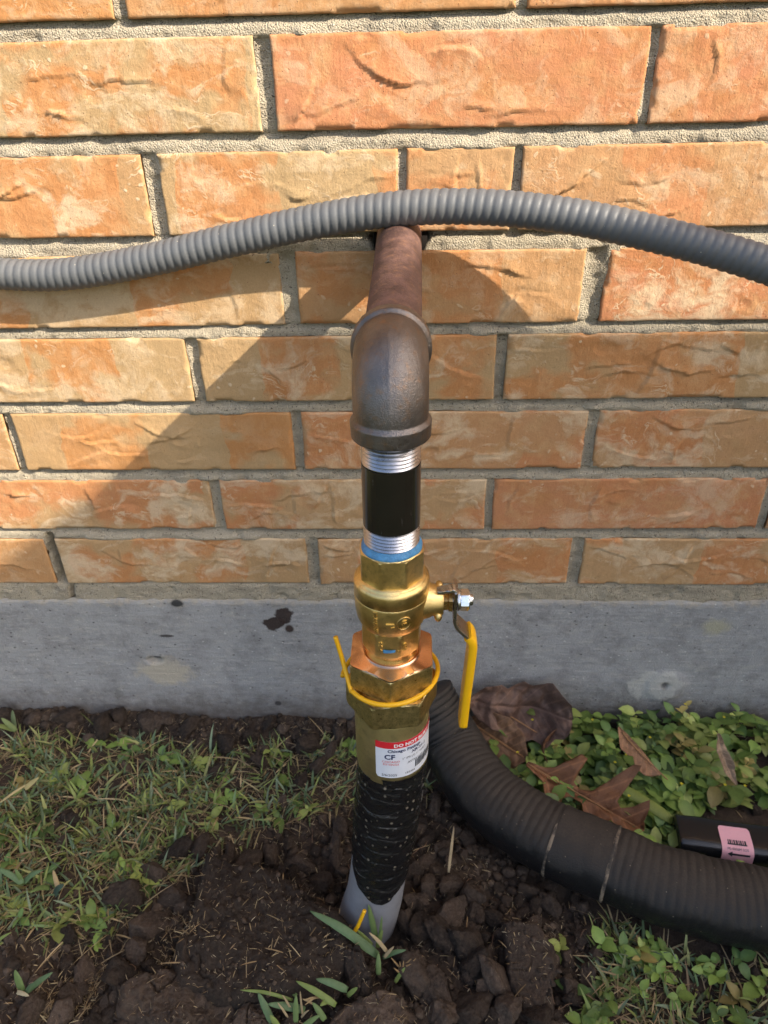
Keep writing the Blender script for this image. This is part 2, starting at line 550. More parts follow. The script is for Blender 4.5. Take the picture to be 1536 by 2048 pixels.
def mat_drain():
    t = NT('black_drain_plastic')
    p = t.coords()
    nrm = t.n('ShaderNodeNewGeometry')
    up = t.sep(nrm.outputs['Normal'])[2]
    n = t.noise(p, 1.6, 5, .7); f = t.noise(p, 14, 3, .7)
    # dust that has settled on the upper side
    dust = t.math('MULTIPLY', t.ramp(t.math('ADD', up, t.math('MULTIPLY', n, .7)), .65, 1.35, 0, .85), t.ramp(f, .2, .6, .55, 1))
    c = t.mix(dust, (.009, .009, .010), (.058, .045, .034))
    v = t.voro(p, 6)
    vc = t.n('ShaderNodeSeparateColor'); t.link(t.voro(p, 6, out='Color'), vc.inputs[0])
    c = t.mix(t.math('MULTIPLY', t.ramp(vc.outputs[0], .8, .82), t.ramp(v, .07, .13, .9, 0)), c, (.22, .17, .12))
    r = t.ramp(dust, 0, .6, .36, .8)
    return t.done(c, r, 0, t.bump(f, .015), .32)


def mat_tape():
    t = NT('black_wrap_tape')
    p = t.coords()
    n = t.noise(p, 5, 3, .6, .5); v = t.voro(t.scalev(p, (1, 1, .8)), 5.0)
    vc = t.n('ShaderNodeSeparateColor'); t.link(t.voro(t.scalev(p, (1, 1, .8)), 5.0, out='Color'), vc.inputs[0])
    m = t.math('MULTIPLY', t.ramp(vc.outputs[0], .5, .56), t.ramp(v, .08, .26, .8, 0))
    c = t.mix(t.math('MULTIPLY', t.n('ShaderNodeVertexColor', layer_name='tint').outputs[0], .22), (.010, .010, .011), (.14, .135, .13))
    c = t.mix(m, c, (.26, .22, .16))
    z = t.sep(p)[2]
    mud = t.ramp(t.math('ADD', z, t.math('MULTIPLY', t.noise(p, 2, 4, .7), 3.0)), -3.6, -1.6, .7, 0)
    c = t.mix(t.math('MULTIPLY', mud, t.ramp(n, .5, .62)), c, (.16, .12, .08))
    r = t.ramp(m, 0, .5, .15, .7)
    h = t.math('ADD', n, t.math('MULTIPLY', t.noise(t.scalev(p, (1, 1, 1.6)), 2.0, 3, .5, 1.0), 1.5))
    return t.done(c, r, 0, t.bump(h, .045), .5)


M = {}


def build_materials():
    M['brick'] = mat_brick(); M['mortar'] = mat_mortar(); M['concrete'] = mat_concrete()
    M['soil'] = mat_soil(); M['clod'] = mat_soil('clod_soil'); M['crumb'] = mat_soil('crumb_soil')
    M['rusty'] = mat_metal('rusty_pipe', (.135, .075, .062), .6, .3, .022, 26, .5, (.23, .12, .07), .85)
    M['iron'] = mat_metal('malleable_iron', (.175, .158, .150), .38, .92, .012, 40, .3, (.24, .15, .09), .65)
    M['lacquer'] = mat_metal('black_lacquer_pipe', (.014, .012, .009), .17, 0, .0, 40, .2, None, 0, True, **{'Coat Weight': .3})
    M['steel'] = mat_metal('cut_steel_thread', (.50, .50, .53), .28, 1, 0, 30, .3)
    M['zinc'] = mat_metal('zinc_plated_steel', (.66, .68, .70), .22, 1, .002, 60, .15)
    M['handle_steel'] = mat_metal('handle_steel', (.42, .39, .36), .28, 1, .003, 50, .15)
    M['brass'] = mat_metal('cast_brass', (.80, .59, .25), .33, 1, .006, 60, .2, (.26, .18, .08), .4)
    M['brass_cut'] = mat_metal('machined_brass', (.72, .46, .18), .26, 1, .003, 50, .12)
    M['bronze_face'] = mat_metal('machined_bronze_face', (.80, .47, .29), .20, 1, .002, 50, .08)
    M['forged'] = mat_metal('forged_brass_flat', (.66, .54, .26), .31, 1, .012, 50, .35, (.22, .18, .09), .6, vscale=6)
    M['sleeve'] = mat_metal('olive_brass_sleeve', (.58, .475, .22), .34, .85, .004, 60, .14, (.25, .22, .12), .35)
    M['dope'] = mat_plain('blue_thread_sealant', (.07, .23, .43), .45, .4, .5, .04, 6)
    M['tape'] = mat_tape()
    M['grey_pipe'] = mat_plain('grey_plastic_pipe', (.21, .215, .235), .5, .4, .2, .01, 3)
    M['wire'] = mat_plain('yellow_wire_insulation', (.80, .42, .010), .4, .4, .08, .004, 8)
    M['vinyl'] = mat_plain('yellow_vinyl_grip', (.84, .46, .008), .38, .45, .05, .004, 8)
    M['conduit'] = mat_conduit(); M['drain'] = mat_drain()
    M['leaf'] = mat_dry_leaf(); M['grass'] = mat_tint('grass_blade', .5, .35, .22); M['clover'] = mat_tint('broad_leaf', .45, .35, .2)
    M['straw'] = mat_tint('dry_straw', .7, .25, .2)
    M['paper'] = mat_plain('white_label_paper', (.72, .74, .80), .4, .4, .03)
    M['red_print'] = mat_plain('red_print', (.66, .025, .035), .4, .4, .05)
    M['white_print'] = mat_plain('white_print', (.80, .80, .80), .45, .4, .02)
    M['navy_print'] = mat_plain('navy_print', (.02, .03, .10), .45, .4, .02)
    M['black_print'] = mat_plain('black_print', (.03, .03, .035), .45, .4, .02)
    M['pink'] = mat_plain('pink_label_paper', (.80, .42, .47), .5, .4, .06)
    M['gloss_black'] = mat_plain('glossy_black_plastic', (.014, .014, .015), .22, .5, .15, .02, 2)
    M['shade_caster'] = mat_plain('shade_caster_board', (.36, .33, .28), .75, .3, .15, .03, 2)  # boards of the added, unseen shade caster
    M['shade_caster_roof'] = mat_plain('shade_caster_felt', (.08, .08, .08), .9, .2, .15, .03, 4)
    M['dark_hole'] = mat_plain('dark_gap', (.012, .010, .009), .95, .1)


build_materials()

# ------------------------------------------------------------------ brick wall
# courses: (z of brick bottoms, z of brick tops), joints as measured
COURSES = {'H': (0.0, 2.11), 'G': (2.54, 4.66), 'F': (5.08, 7.28), 'E': (7.70, 9.92), 'D': (10.28, 12.50), 'C': (13.04, 15.25),
           'B': (15.73, 17.98), 'A': (18.40, 20.55)}
JOINTS = {'H': [(-14.15, -13.69), (-4.01, -3.55), (6.04, 6.50)], 'G': [(-7.33, -6.98), (2.70, 2.98), (12.62, 12.98)],
          'F': [(-14.18, -13.88), (-4.11, -3.77), (5.98, 6.34)], 'E': [(-7.33, -6.96), (2.74, 3.09), (12.9, 13.25)],
          'D': [(-14.1, -13.75), (-4.0, -3.52), (5.25, 5.90)], 'C': [(-7.69, -7.25), (-.37, -.12), (2.91, 3.14), (12.9, 13.3)],
          'B': [(-14.2, -13.85), (-4.13, -3.71), (6.23, 6.47)], 'A': [(-7.72, -7.38), (2.72, 2.98), (12.7, 13.05)]}
# per brick: redness, olive, cream (seen in the photograph, left to right per course)
TINT = {'A': [(.1, .9, .7), (.25, .3, .5), (.5, .2, .5), (.4, .4, .5)], 'B': [(0, 1, .6), (.25, .95, .95), (.95, .08, .5), (.9, .1, .55), (.5, .5, .5)],
        'C': [(.3, .6, .95), (.35, .95, .9), (.45, .6, .5), (.55, .45, .65), (.5, .3, .5)], 'D': [(0, .5, .5), (.2, .75, .7), (.35, .45, .55), (1, .05, 1), (.5, .5, .5)],
        'E': [(.1, .9, .75), (.3, .85, .85), (.25, .85, .9), (.3, .5, .5)], 'F': [(.2, .5, .5), (.05, .8, .15), (.6, .4, .8), (.65, .55, .85), (.3, .4, .5)],
        'G': [(.55, .75, .95), (.6, .75, .9), (.85, .12, .6), (.4, .5, .5)], 'H': [(.2, .3, .5), (.35, .75, .95), (.45, .55, .8), (.5, .7, .8), (.4, .5, .5)]}

H_BED = 0.44


def all_courses():
    cs = []
    for k in 'HGFEDCBA':
        z0, z1 = COURSES[k]
        js = list(JOINTS[k])
        edges = []
        x = js[0][0] if k != 'C' else js[0][0]
        left = []
        xl = js[0][0]
        for i in range(3):
            left.append((xl - 9.72, xl)); xl = xl - 9.72 - .36
        mid = [(js[i][1], js[i + 1][0]) for i in range(len(js) - 1)]
        right = []
        xr = js[-1][1]
        for i in range(4):
            right.append((xr, xr + 9.72)); xr = xr + 9.72 + .36
        cs.append((k, z0, z1, left[::-1] + mid + right, 2))
    z = 20.98
    for r in range(7):
        z1 = z + 2.18
        off = -4.0 if r % 2 == 0 else -9.0
        xs = [(off - 40.3 + i * 10.08, off - 40.3 + i * 10.08 + 9.70) for i in range(9)]
        cs.append(('up', z, z1, xs, None))
        z = z1 + .42
    return cs


def brick_mesh(L, H, seed, fine):
    """face towards -y at y = 0, body 1.1 in deep; crumpled, creased face and worn arrises. Origin at its middle."""
    rs = np.random.default_rng(seed)
    nx, nz = (int(L / .060), int(H / .060)) if fine else (7, 3)
    e = [0, .012, .035, .07]
    if fine:
        xs = np.concatenate([e, np.linspace(.12, L - .12, nx), L - np.array(e[::-1])])
        zs = np.concatenate([e, np.linspace(.12, H - .12, nz), H - np.array(e[::-1])])
    else:
        xs = np.concatenate([[0, .05], np.linspace(.3, L - .3, nx - 2), [L - .05, L]])
        zs = np.concatenate([[0, .05], np.linspace(.4, H - .4, nz - 1), [H - .05, H]])
    X, Z = np.meshgrid(xs, zs, indexing='ij')
    dx = np.minimum(X, L - X); dz = np.minimum(Z, H - Z)
    ed = np.minimum(dx, dz)
    rr = .07
    y = rr - np.sqrt(np.clip(rr ** 2 - np.clip(rr - ed, 0, rr) ** 2, 0, None))
    Xo, Zo = X - L / 2, Z - H / 2
    if fine:
        s = seed * 7
        y = y - .018 * fbm(Xo * .5, Zo * .9, s * .37, 3, s)
        y = y - .008 * fbm(Xo * 2.2, Zo * 3, s * .7, 3, s + 5)
        inner = sstep(.08, .45, ed)
        # creases: overlapping lips of folded clay
        for k in range(rs.integers(5, 11)):
            cx, cz = rs.uniform(-L / 2 + .5, L / 2 - .5), rs.uniform(-H / 2 + .35, H / 2 - .35)
            ang = rs.normal(0, .28) if rs.random() < .72 else rs.normal(1.4, .3)
            ln = rs.uniform(.45, 1.9); wd = rs.uniform(.07, .26); am = rs.uniform(.040, .090)
            u = (Xo - cx) * math.cos(ang) + (Zo - cz) * math.sin(ang)
            v = -(Xo - cx) * math.sin(ang) + (Zo - cz) * math.cos(ang)
            v = v + rs.uniform(.1, .5) * (u / ln) ** 2 * rs.choice([-1, 1]) * ln + .07 * fbm(u * 2.6, seed + k, 0, 2, k)
            tap = sstep(1.0, .1, np.abs(u) / ln) * (.70 + .6 * fbm(u * 2.2, k, seed, 2, 5))
            v = v * (1 if rs.random() < .5 else -1)
            lip = np.where(v > 0, np.exp(-v / wd), -.6 * np.exp(v / (wd * .40)) * sstep(-.001, -.03, v)) * sstep(wd * 5, wd * 2, np.abs(v))
            y = y - am * lip * tap * inner
        for k in range(rs.integers(5, 12)):           # dents
            cx, cz = rs.uniform(-L / 2, L / 2), rs.uniform(-H / 2, H / 2)
            r = rs.uniform(.10, .32)
            d = np.sqrt(((Xo - cx) / 1.6) ** 2 + (Zo - cz) ** 2) + .08 * fbm(Xo * 3, Zo * 3, k, 2, seed)
            y = y + rs.uniform(-.022, .034) * sstep(r, r * .45, d) * inner
        # chips along the arrises
        chip = sstep(.40, .62, vnoise(X * 1.6, Z * 1.6, seed, 3)) * sstep(.16, .0, ed)
        y = y + .09 * chip
    # uneven outline
    wx = .028 * fbm(Zo * 1.3, seed * 3.1, 0, 3, 1) + .010 * fbm(Zo * 6, seed, 0, 2, 2)
    wz = .022 * fbm(Xo * .7, seed * 2.3, 0, 3, 3) + .010 * fbm(Xo * 5, seed, 0, 2, 4)
    if fine:
        Xo = Xo + wx * (np.abs(Xo) / (L / 2)) ** 4; Zo = Zo + wz * (np.abs(Zo) / (H / 2)) ** 4
    V = np.stack([Xo, y, Zo], -1)
    nu, nv = len(xs), len(zs)
    F = [tuple(f) for f in grid_faces(nu, nv)]
    V = V.reshape(-1, 3)
    ring = [i * nv for i in range(nu)] + [(nu - 1) * nv + j for j in range(1, nv)] + [i * nv + nv - 1 for i in range(nu - 2, -1, -1)] + [j for j in range(nv - 2, 0, -1)]
    back = V[ring].copy(); back[:, 1] = 1.1
    n0 = len(V); V = np.concatenate([V, back]); m = len(ring)
    for i in range(m):
        F.append((ring[(i + 1) % m], ring[i], n0 + i, n0 + (i + 1) % m))
    F.append(tuple(range(n0, n0 + m)))
    return V, F


wall = thing('brick_wall', 'house wall of orange and tan clay bricks laid in grey sandy mortar', 'wall')


def build_wall():
    plain = [brick_mesh(9.70, 2.18, 900 + i, False) for i in range(3)]
    plain_me = [mesh_data('brick', V, F, M['brick'], True) for V, F in plain]
    sd = 0
    rt = np.random.default_rng(5)
    cs = all_courses()
    for (k, z0, z1, xs, ntint) in cs:
        for i, (a, b) in enumerate(xs):
            sd += 1
            vis = (a < 19.5 and b > -20.5 and z0 < 20)
            cx, cz = (a + b) / 2, (z0 + z1) / 2
            proud = -.05 * rt.random()
            if vis:
                V, F = brick_mesh(b - a, z1 - z0, sd, True)
                me = mesh_data('brick', V, F, M['brick'], True)
            else:
                me = plain_me[sd % 3]
            o = bpy.data.objects.new('brick', me)
            COL.objects.link(o); o.parent = wall
            o.location = Vector((cx * I, proud * I, cz * I))
            if not vis: o.scale = ((b - a) / 9.70, 1, (z1 - z0) / 2.18)
            else: o.rotation_euler = (rt.normal(0, .004), rt.normal(0, .0022), rt.normal(0, .004))
            if k != 'up':
                # index of the tint: bricks 2.. are the ones in view
                tl = TINT[k]; j = min(max(i - 2, 0), len(tl) - 1)
                o.color = (*tl[j], 1)
            else:
                o.color = (rt.random(), rt.random(), rt.uniform(.3, 1), 1)
    return cs


CS = build_wall()


def build_mortar():
    xs = np.concatenate([np.arange(-46, -20.0, 1.5), np.arange(-20, 18.01, .075), np.arange(19, 52, 1.5)])
    zs = np.concatenate([np.arange(-1.6, 20.9, .055), np.arange(21.2, 39.4, .25)])
    X, Z = np.meshgrid(xs, zs, indexing='ij')
    D = np.full(X.shape, .30)
    # bed joints: tooled so the bed slopes out towards the brick below
    beds = [(-1.0, 0.0)] + [(CS[i][2], CS[i + 1][1]) for i in range(len(CS) - 1)]
    for (a, b) in beds:
        t = np.clip((Z - a) / (b - a), 0, 1)
        m = (Z > a - .3) & (Z < b + .3)
        D[m] = .05 + .17 * sstep(.35, .95, t[m]) + .05 * fbm(X[m] * .6, Z[m] * 2, a, 3, 21)
    for ci, (k, z0, z1, bx, _) in enumerate(CS):
        m = (Z > z0 + .02) & (Z < z1 - .02)
        for i in range(len(bx) - 1):
            a, b = bx[i][1], bx[i + 1][0]
            mm = m & (X > a - .25) & (X < b + .25)
            t = np.clip((X - a) / (b - a), 0, 1)
            D[mm] = .08 + .08 * (1 - (2 * t[mm] - 1) ** 2) + .06 * fbm(X[mm] * 2, Z[mm] * .8, ci, 3, 33)
    # first bed over the footing is flush
    m = Z < 0.0
    D = np.where(m, .02 + .06 * sstep(-.14, 0, Z) + .03 * fbm(X * .8, Z * 2, 2, 3, 8), D)
    n = .050 * fbm(X * 1.3, Z * 1.6, 0, 4, 50) + .022 * fbm(X * 6.0, Z * 6.0, 3, 3, 60, .6) - .05 * sstep(.42, .62, vnoise(X * 2.3, Z * 3.1, 4, 77))
    Y = D - n
    # smears of mortar that ran over the brick below
    sm = sstep(.08, .35, fbm(X * .45, Z * .35 + 4, 7, 4, 71))
    for (a, b) in beds[1:]:
        w = sstep(a - .10, a, Z) * sstep(a + .25, a + .05, Z)
        Y = Y - .10 * sm * w
    # open crack at the lowest left head joint, down through the bed
    crk = sstep(.20, .06, np.abs(X + 13.92 + .08 * fbm(Z * 2, 1, 0, 2, 4))) * sstep(2.35, 2.1, Z) * sstep(-.05, .05, Z)
    crk2 = sstep(.10, .03, np.abs(X + 13.62 - .25 * (Z + .3) + .05 * fbm(Z * 5, 2, 0, 2, 4))) * sstep(.1, 0, Z) * sstep(-.95, -.7, Z)
    Y = Y + 1.0 * crk + .4 * crk2
    # crumbled hole round the pipe where it enters the wall
    d = np.sqrt((X + .34) ** 2 + (Z - 12.95) ** 2) + .12 * fbm(X * 2, Z * 2, 9, 3, 44)
    Y = Y + .6 * sstep(.95, .72, d)
    V = np.stack([X, Y, Z], -1).reshape(-1, 3)
    obj('mortar', V, grid_faces(len(xs), len(zs)), M['mortar'], wall)
    # plain backing so that light does not leak through, running on beyond the bricks in view
    V, F = box_mesh(-260, 260, 1.15, 4, -12, 110)
    obj('backing', V, F, M['mortar'], wall, False)


build_mortar()


def build_foundation():
    xs = np.concatenate([np.arange(-260, -20, 8.0), np.arange(-20, 18.01, .12), np.arange(19, 261, 8.0)])
    zs = np.concatenate([np.arange(-14, -9, .8), np.arange(-9, -.86, .08), [-.82, -.80, -.79]])
    X, Z = np.meshgrid(xs, zs, indexing='ij')
    edge = .03 * fbm(X * .8, 2, 0, 4, 91) + .03 * fbm(X * 5, 2, 0, 2, 92)
    Y = -.06 - .035 * fbm(X * .15, Z * .6, 0, 3, 81) - .012 * fbm(X * .8, Z * 5, 1, 3, 82)
    k = sstep(-1.0, -.79, Z)
    Y = Y + .10 * k ** 2
    Zz = Z + edge * sstep(-1.6, -.79, Z)
    # form-tie hole
    d = np.sqrt(((X + 10.95) / 1.5) ** 2 + (Z + 4.1) ** 2)
    Y = Y + .28 * sstep(.24, .13, d)
    d = np.sqrt(((X - 10.75)) ** 2 + (Z + 5.3) ** 2)
    Y = Y - .07 * sstep(1.0, .7, d + .2 * fbm(X, Z, 5, 3, 3)) + .1 * sstep(.2, .05, d)
    V = np.stack([X, Y, Zz], -1).reshape(-1, 3)
    nx, nz = len(xs), len(zs)
    F = [tuple(f) for f in grid_faces(nx, nz)]
    n0 = len(V)
    back = V[[i * nz + nz - 1 for i in range(nx)]].copy(); back[:, 1] = 1.1
    V = np.concatenate([V, back])
    for i in range(nx - 1): F.append((i * nz + nz - 1, n0 + i, n0 + i + 1, (i + 1) * nz + nz - 1)[::-1])
    o = obj('concrete_foundation', V, F, M['concrete'])
    tag(o, 'grey concrete foundation wall with a dark stain, below the bricks', 'foundation')


build_foundation()

# ------------------------------------------------------------------ ground


def soil_mask(x, y):
    """1 where the ground is freshly dug and bare"""
    x = np.asarray(x, float); y = np.asarray(y, float)
    w = .9 * fbm(x * .35, y * .35, 0, 3, 101)
    # boundary of the dug area on the left: from (-14,-10) over (-10,-9.2), (-7.3,-5.6) to (-2.2,-4.0)
    yb = np.interp(x, [-40, -18, -14, -10.2, -7.3, -2.2, 1.0], [-12.5, -11.2, -10.0, -9.2, -5.8, -4.2, -3.8])
    left = sstep(.5, -.5, y - yb + w)
    xr = np.interp(y, [-22, -13, -11, -8.5, -5, -3], [4, 5.2, 5.6, 6.4, 3.5, 1.0])
    right = sstep(.6, -.6, x - xr + w)
    dig = left * right * sstep(-17, -14, y)
    strip = sstep(-2.1, -1.2, y + .6 * w) * sstep(1.6, .6, x)
    return np.clip(np.maximum(dig, strip), 0, 1)


def ground_z(x, y, detail=True):
    x = np.asarray(x, float); y = np.asarray(y, float)
    near = sstep(45, 25, np.abs(x)) * sstep(-34, -22, y)
    z = -7.75 + .45 * sstep(-6, -16, x) * sstep(-12, -3, y) + .15 * sstep(7, 12, x)
    z = z + .35 * sstep(-1.4, -.2, y) * sstep(0, -3, x)
    z = z + .30 * fbm(x * .12, y * .12, 0, 3, 111) * near
    s = soil_mask(x, y)
    # mound of the big clod, hollow round the pipe foot
    z = z - s * .15
    z = z - .65 * np.exp(-(((x + 1.3) / 1.1) ** 2 + ((y + 8.6) / 1.1) ** 2))
    if detail:
        lump = fbm(x * .75, y * .75, 0, 4, 121)
        z = z + s * (.34 * lump + .13 * np.abs(fbm(x * 2.3, y * 2.3, 0, 3, 131)) + .03 * fbm(x * 7, y * 7, 0, 2, 133)) * near
        z = z + (1 - s) * (.12 * lump + .04 * fbm(x * 4, y * 4, 0, 2, 141)) * near
    return z


def build_ground():
    def axis(lo, hi, step, far):
        a = list(np.arange(lo, hi, step)); g = step; v = hi
        up = []
        while v < far: up.append(v); g *= 1.25; v += g
        g = step; v = lo; dn = []
        while v > -far: g *= 1.25; v -= g; dn.append(v)
        return np.array(dn[::-1] + a + up + [far])
    xs = axis(-17.5, 15.5, .085, 4000)
    ys = list(np.arange(-13.5, .35, .085)); g = .085; v = -13.5; dn = []
    while v > -4000: g *= 1.25; v -= g; dn.append(v)
    ys = np.array(dn[::-1] + ys)
    X, Y = np.meshgrid(xs, ys, indexing='ij')
    V = np.stack([X, Y, ground_z(X, Y)], -1).reshape(-1, 3)
    t = NT('ground_soil')
    p = t.coords()
    n1 = t.noise(p, .55, 5, .6); n2 = t.noise(p, 5, 5, .7); n3 = t.noise(p, 26, 2, .7)
    c = t.mix(t.ramp(n1, .3, .7), (.030, .022, .018), (.066, .046, .032))
    c = t.mix(t.ramp(n2, .45, .75, 0, .7), c, (.092, .066, .046))
    c = t.mix(1.0, c, t.mix(n3, (.7, .7, .7), (1.3, 1.3, 1.3)), 'MULTIPLY')
    X_, Y_, Z_ = t.sep(p)
    dist = t.math('MAXIMUM', t.math('ABSOLUTE', X_), t.math('MULTIPLY', Y_, -1.4))
    lawn = t.mix(t.noise(p, .08, 5, .7), (.045, .065, .02), (.11, .10, .045))
    c = t.mix(t.ramp(dist, 26, 40), c, lawn)
    mat = t.done(c, .9, 0, t.bump(t.math('ADD', n2, t.math('MULTIPLY', n3, .45)), .075), .2)
    o = obj('ground', V, grid_faces(len(xs), len(ys)), mat)
    tag(o, 'dark damp garden soil at the foot of the wall', 'ground', kind='structure')


build_ground()


# ------------------------------------------------------------------ soil clods
def icosphere(sub):
    import bmesh
    bm = bmesh.new(); bmesh.ops.create_icosphere(bm, subdivisions=sub, radius=1.0)
    V = np.array([v.co[:] for v in bm.verts]); F = np.array([[v.index for v in f.verts] for f in bm.faces])
    bm.free()
    return V, F


ICO = {k: icosphere(k) for k in (2, 3, 4, 5)}


def clod_shape(seed, sub, amp=.35, flat=1.0, facets=True):
    V, F = ICO[sub]
    rs = np.random.default_rng(seed)
    r = 1 + amp * fbm(V[:, 0] * 1.3 + seed, V[:, 1] * 1.3, V[:, 2] * 1.3, 3, seed)
    W = V * r[:, None] * rs.uniform(.75, 1.25, 3)
    if facets:
        for k in range(9):
            n = rs.normal(size=3); n /= np.linalg.norm(n); d = rs.uniform(.45, .85)
            h = W @ n - d
            W = W - np.clip(h, 0, None)[:, None] * n * .9
    m = np.zeros(len(V))
    if sub >= 3: m = m + .26 * (.3 - np.abs(fbm(W[:, 0] * 2.2, W[:, 1] * 2.2 + seed, W[:, 2] * 2.2, 3, seed + 3)))
    if sub >= 4: m = m + .13 * (.3 - np.abs(fbm(W[:, 0] * 6, W[:, 1] * 6, W[:, 2] * 6 + seed, 3, seed + 9))) + .04 * fbm(W[:, 0] * 14, W[:, 1] * 14, W[:, 2] * 14, 2, seed + 11)
    W = W + V * m[:, None]
    W[:, 2] *= flat
    return W, F


def rotz(a):
    c, s = math.cos(a), math.sin(a)
    return np.array([[c, -s, 0], [s, c, 0], [0, 0, 1.0]])


def rand_rot(rs):
    q = rs.normal(size=4); q /= np.linalg.norm(q); w, x, y, z = q
    return np.array([[1 - 2 * (y * y + z * z), 2 * (x * y - z * w), 2 * (x * z + y * w)], [2 * (x * y + z * w), 1 - 2 * (x * x + z * z), 2 * (y * z - x * w)],
                     [2 * (x * z - y * w), 2 * (y * z + x * w), 1 - 2 * (x * x + y * y)]])


def slab_shape(poly, h, seed, top_tilt=(0, 0), rough=1.0, dome=0.0):
    """a flat-topped slab of spaded clay: outline poly (unit coords), thickness h"""
    P = np.array(poly, float); c = P.mean(0)
    ang = np.arctan2(P[:, 1] - c[1], P[:, 0] - c[0]); o = np.argsort(ang); ang = ang[o]; rad = np.linalg.norm(P - c, axis=1)[o]
    th = np.linspace(-np.pi, np.pi, 200, endpoint=False)
    # outline radius through straight edges
    pts = P[o]; R = np.zeros_like(th)
    for i, a in enumerate(th):
        d = np.array([math.cos(a), math.sin(a)]); best = 0
        for k in range(len(pts)):
            p, q = pts[k] - c, pts[(k + 1) % len(pts)] - c
            e = q - p; den = d[0] * e[1] - d[1] * e[0]
            if abs(den) < 1e-9: continue
            t_ = (p[0] * e[1] - p[1] * e[0]) / den; s_ = (p[0] * d[1] - p[1] * d[0]) / den
            if t_ > 0 and -1e-6 <= s_ <= 1 + 1e-6: best = max(best, t_)
        R[i] = best
    R = R * (1 + .11 * fbm(np.cos(th) * 3, np.sin(th) * 3, seed, 5, seed, .6))
    rings = [(0.02, 0)] + [(k, 0) for k in np.linspace(.06, .86, 52)] + [(.89, .015), (.92, .04), (.95, .08), (.975, .14), (1.0, .25), (1.02, .4), (1.03, .55), (1.02, .7), (1.0, .85), (.93, 1.0)]
    V = []
    for (k, dz) in rings:
        x = c[0] + k * R * np.cos(th); y = c[1] + k * R * np.sin(th)
        z = -dz * h + top_tilt[0] * (x - c[0]) + top_tilt[1] * (y - c[1])
        n = rough * (.26 * fbm(x * .8, y * .8, seed, 4, seed + 1, .55) + .20 * (.3 - np.abs(fbm(x * 2.0, y * 2.0, seed, 5, seed + 2, .62))) + .05 * fbm(x * 5, y * 5, seed, 3, seed + 12) - .16 * sstep(.07, .0, np.abs(fbm(x * .9 + 5, y * .9, seed, 3, seed + 6))) * sstep(-.1, .2, fbm(x * .6, y * .6, 1, 2, seed + 7)) + .02 * fbm(x * 9, y * 9, seed, 2, seed + 8)) - dome * (np.hypot(x - c[0], y - c[1]) / R.max()) ** 2
        side = sstep(.93, 1.0, k) if k < 1 else 1.0
        x = x + side * .16 * fbm(x * 2.2, y * 2.2, np.full_like(th, dz * 3), 4, seed + 4, .6) * np.cos(th)
        y = y + side * .16 * fbm(x * 2.2, y * 2.2, np.full_like(th, dz * 3), 4, seed + 4, .6) * np.sin(th)
        V.append(np.stack([x, y, z + n * (1 if dz < .3 else .3)], -1))
    V = np.concatenate(V)
    n = len(th)
    F = [tuple(f) for f in grid_faces(len(rings), n, True, flip=True)]
    F.append(tuple(range(n)))
    return V, F


GX, GY = np.arange(-37, 37.01, .12), np.arange(-27, .6, .12)
GZ = ground_z(*np.meshgrid(GX, GY, indexing='ij'))


def g0(x, y):
    i = min(max((x + 37) / .12, 0), len(GX) - 1.001); j = min(max((y + 27) / .12, 0), len(GY) - 1.001)
    a, b = int(i), int(j); u, v = i - a, j - b
    return float(GZ[a, b] * (1 - u) * (1 - v) + GZ[a + 1, b] * u * (1 - v) + GZ[a, b + 1] * (1 - u) * v + GZ[a + 1, b + 1] * u * v)


SLABS = []


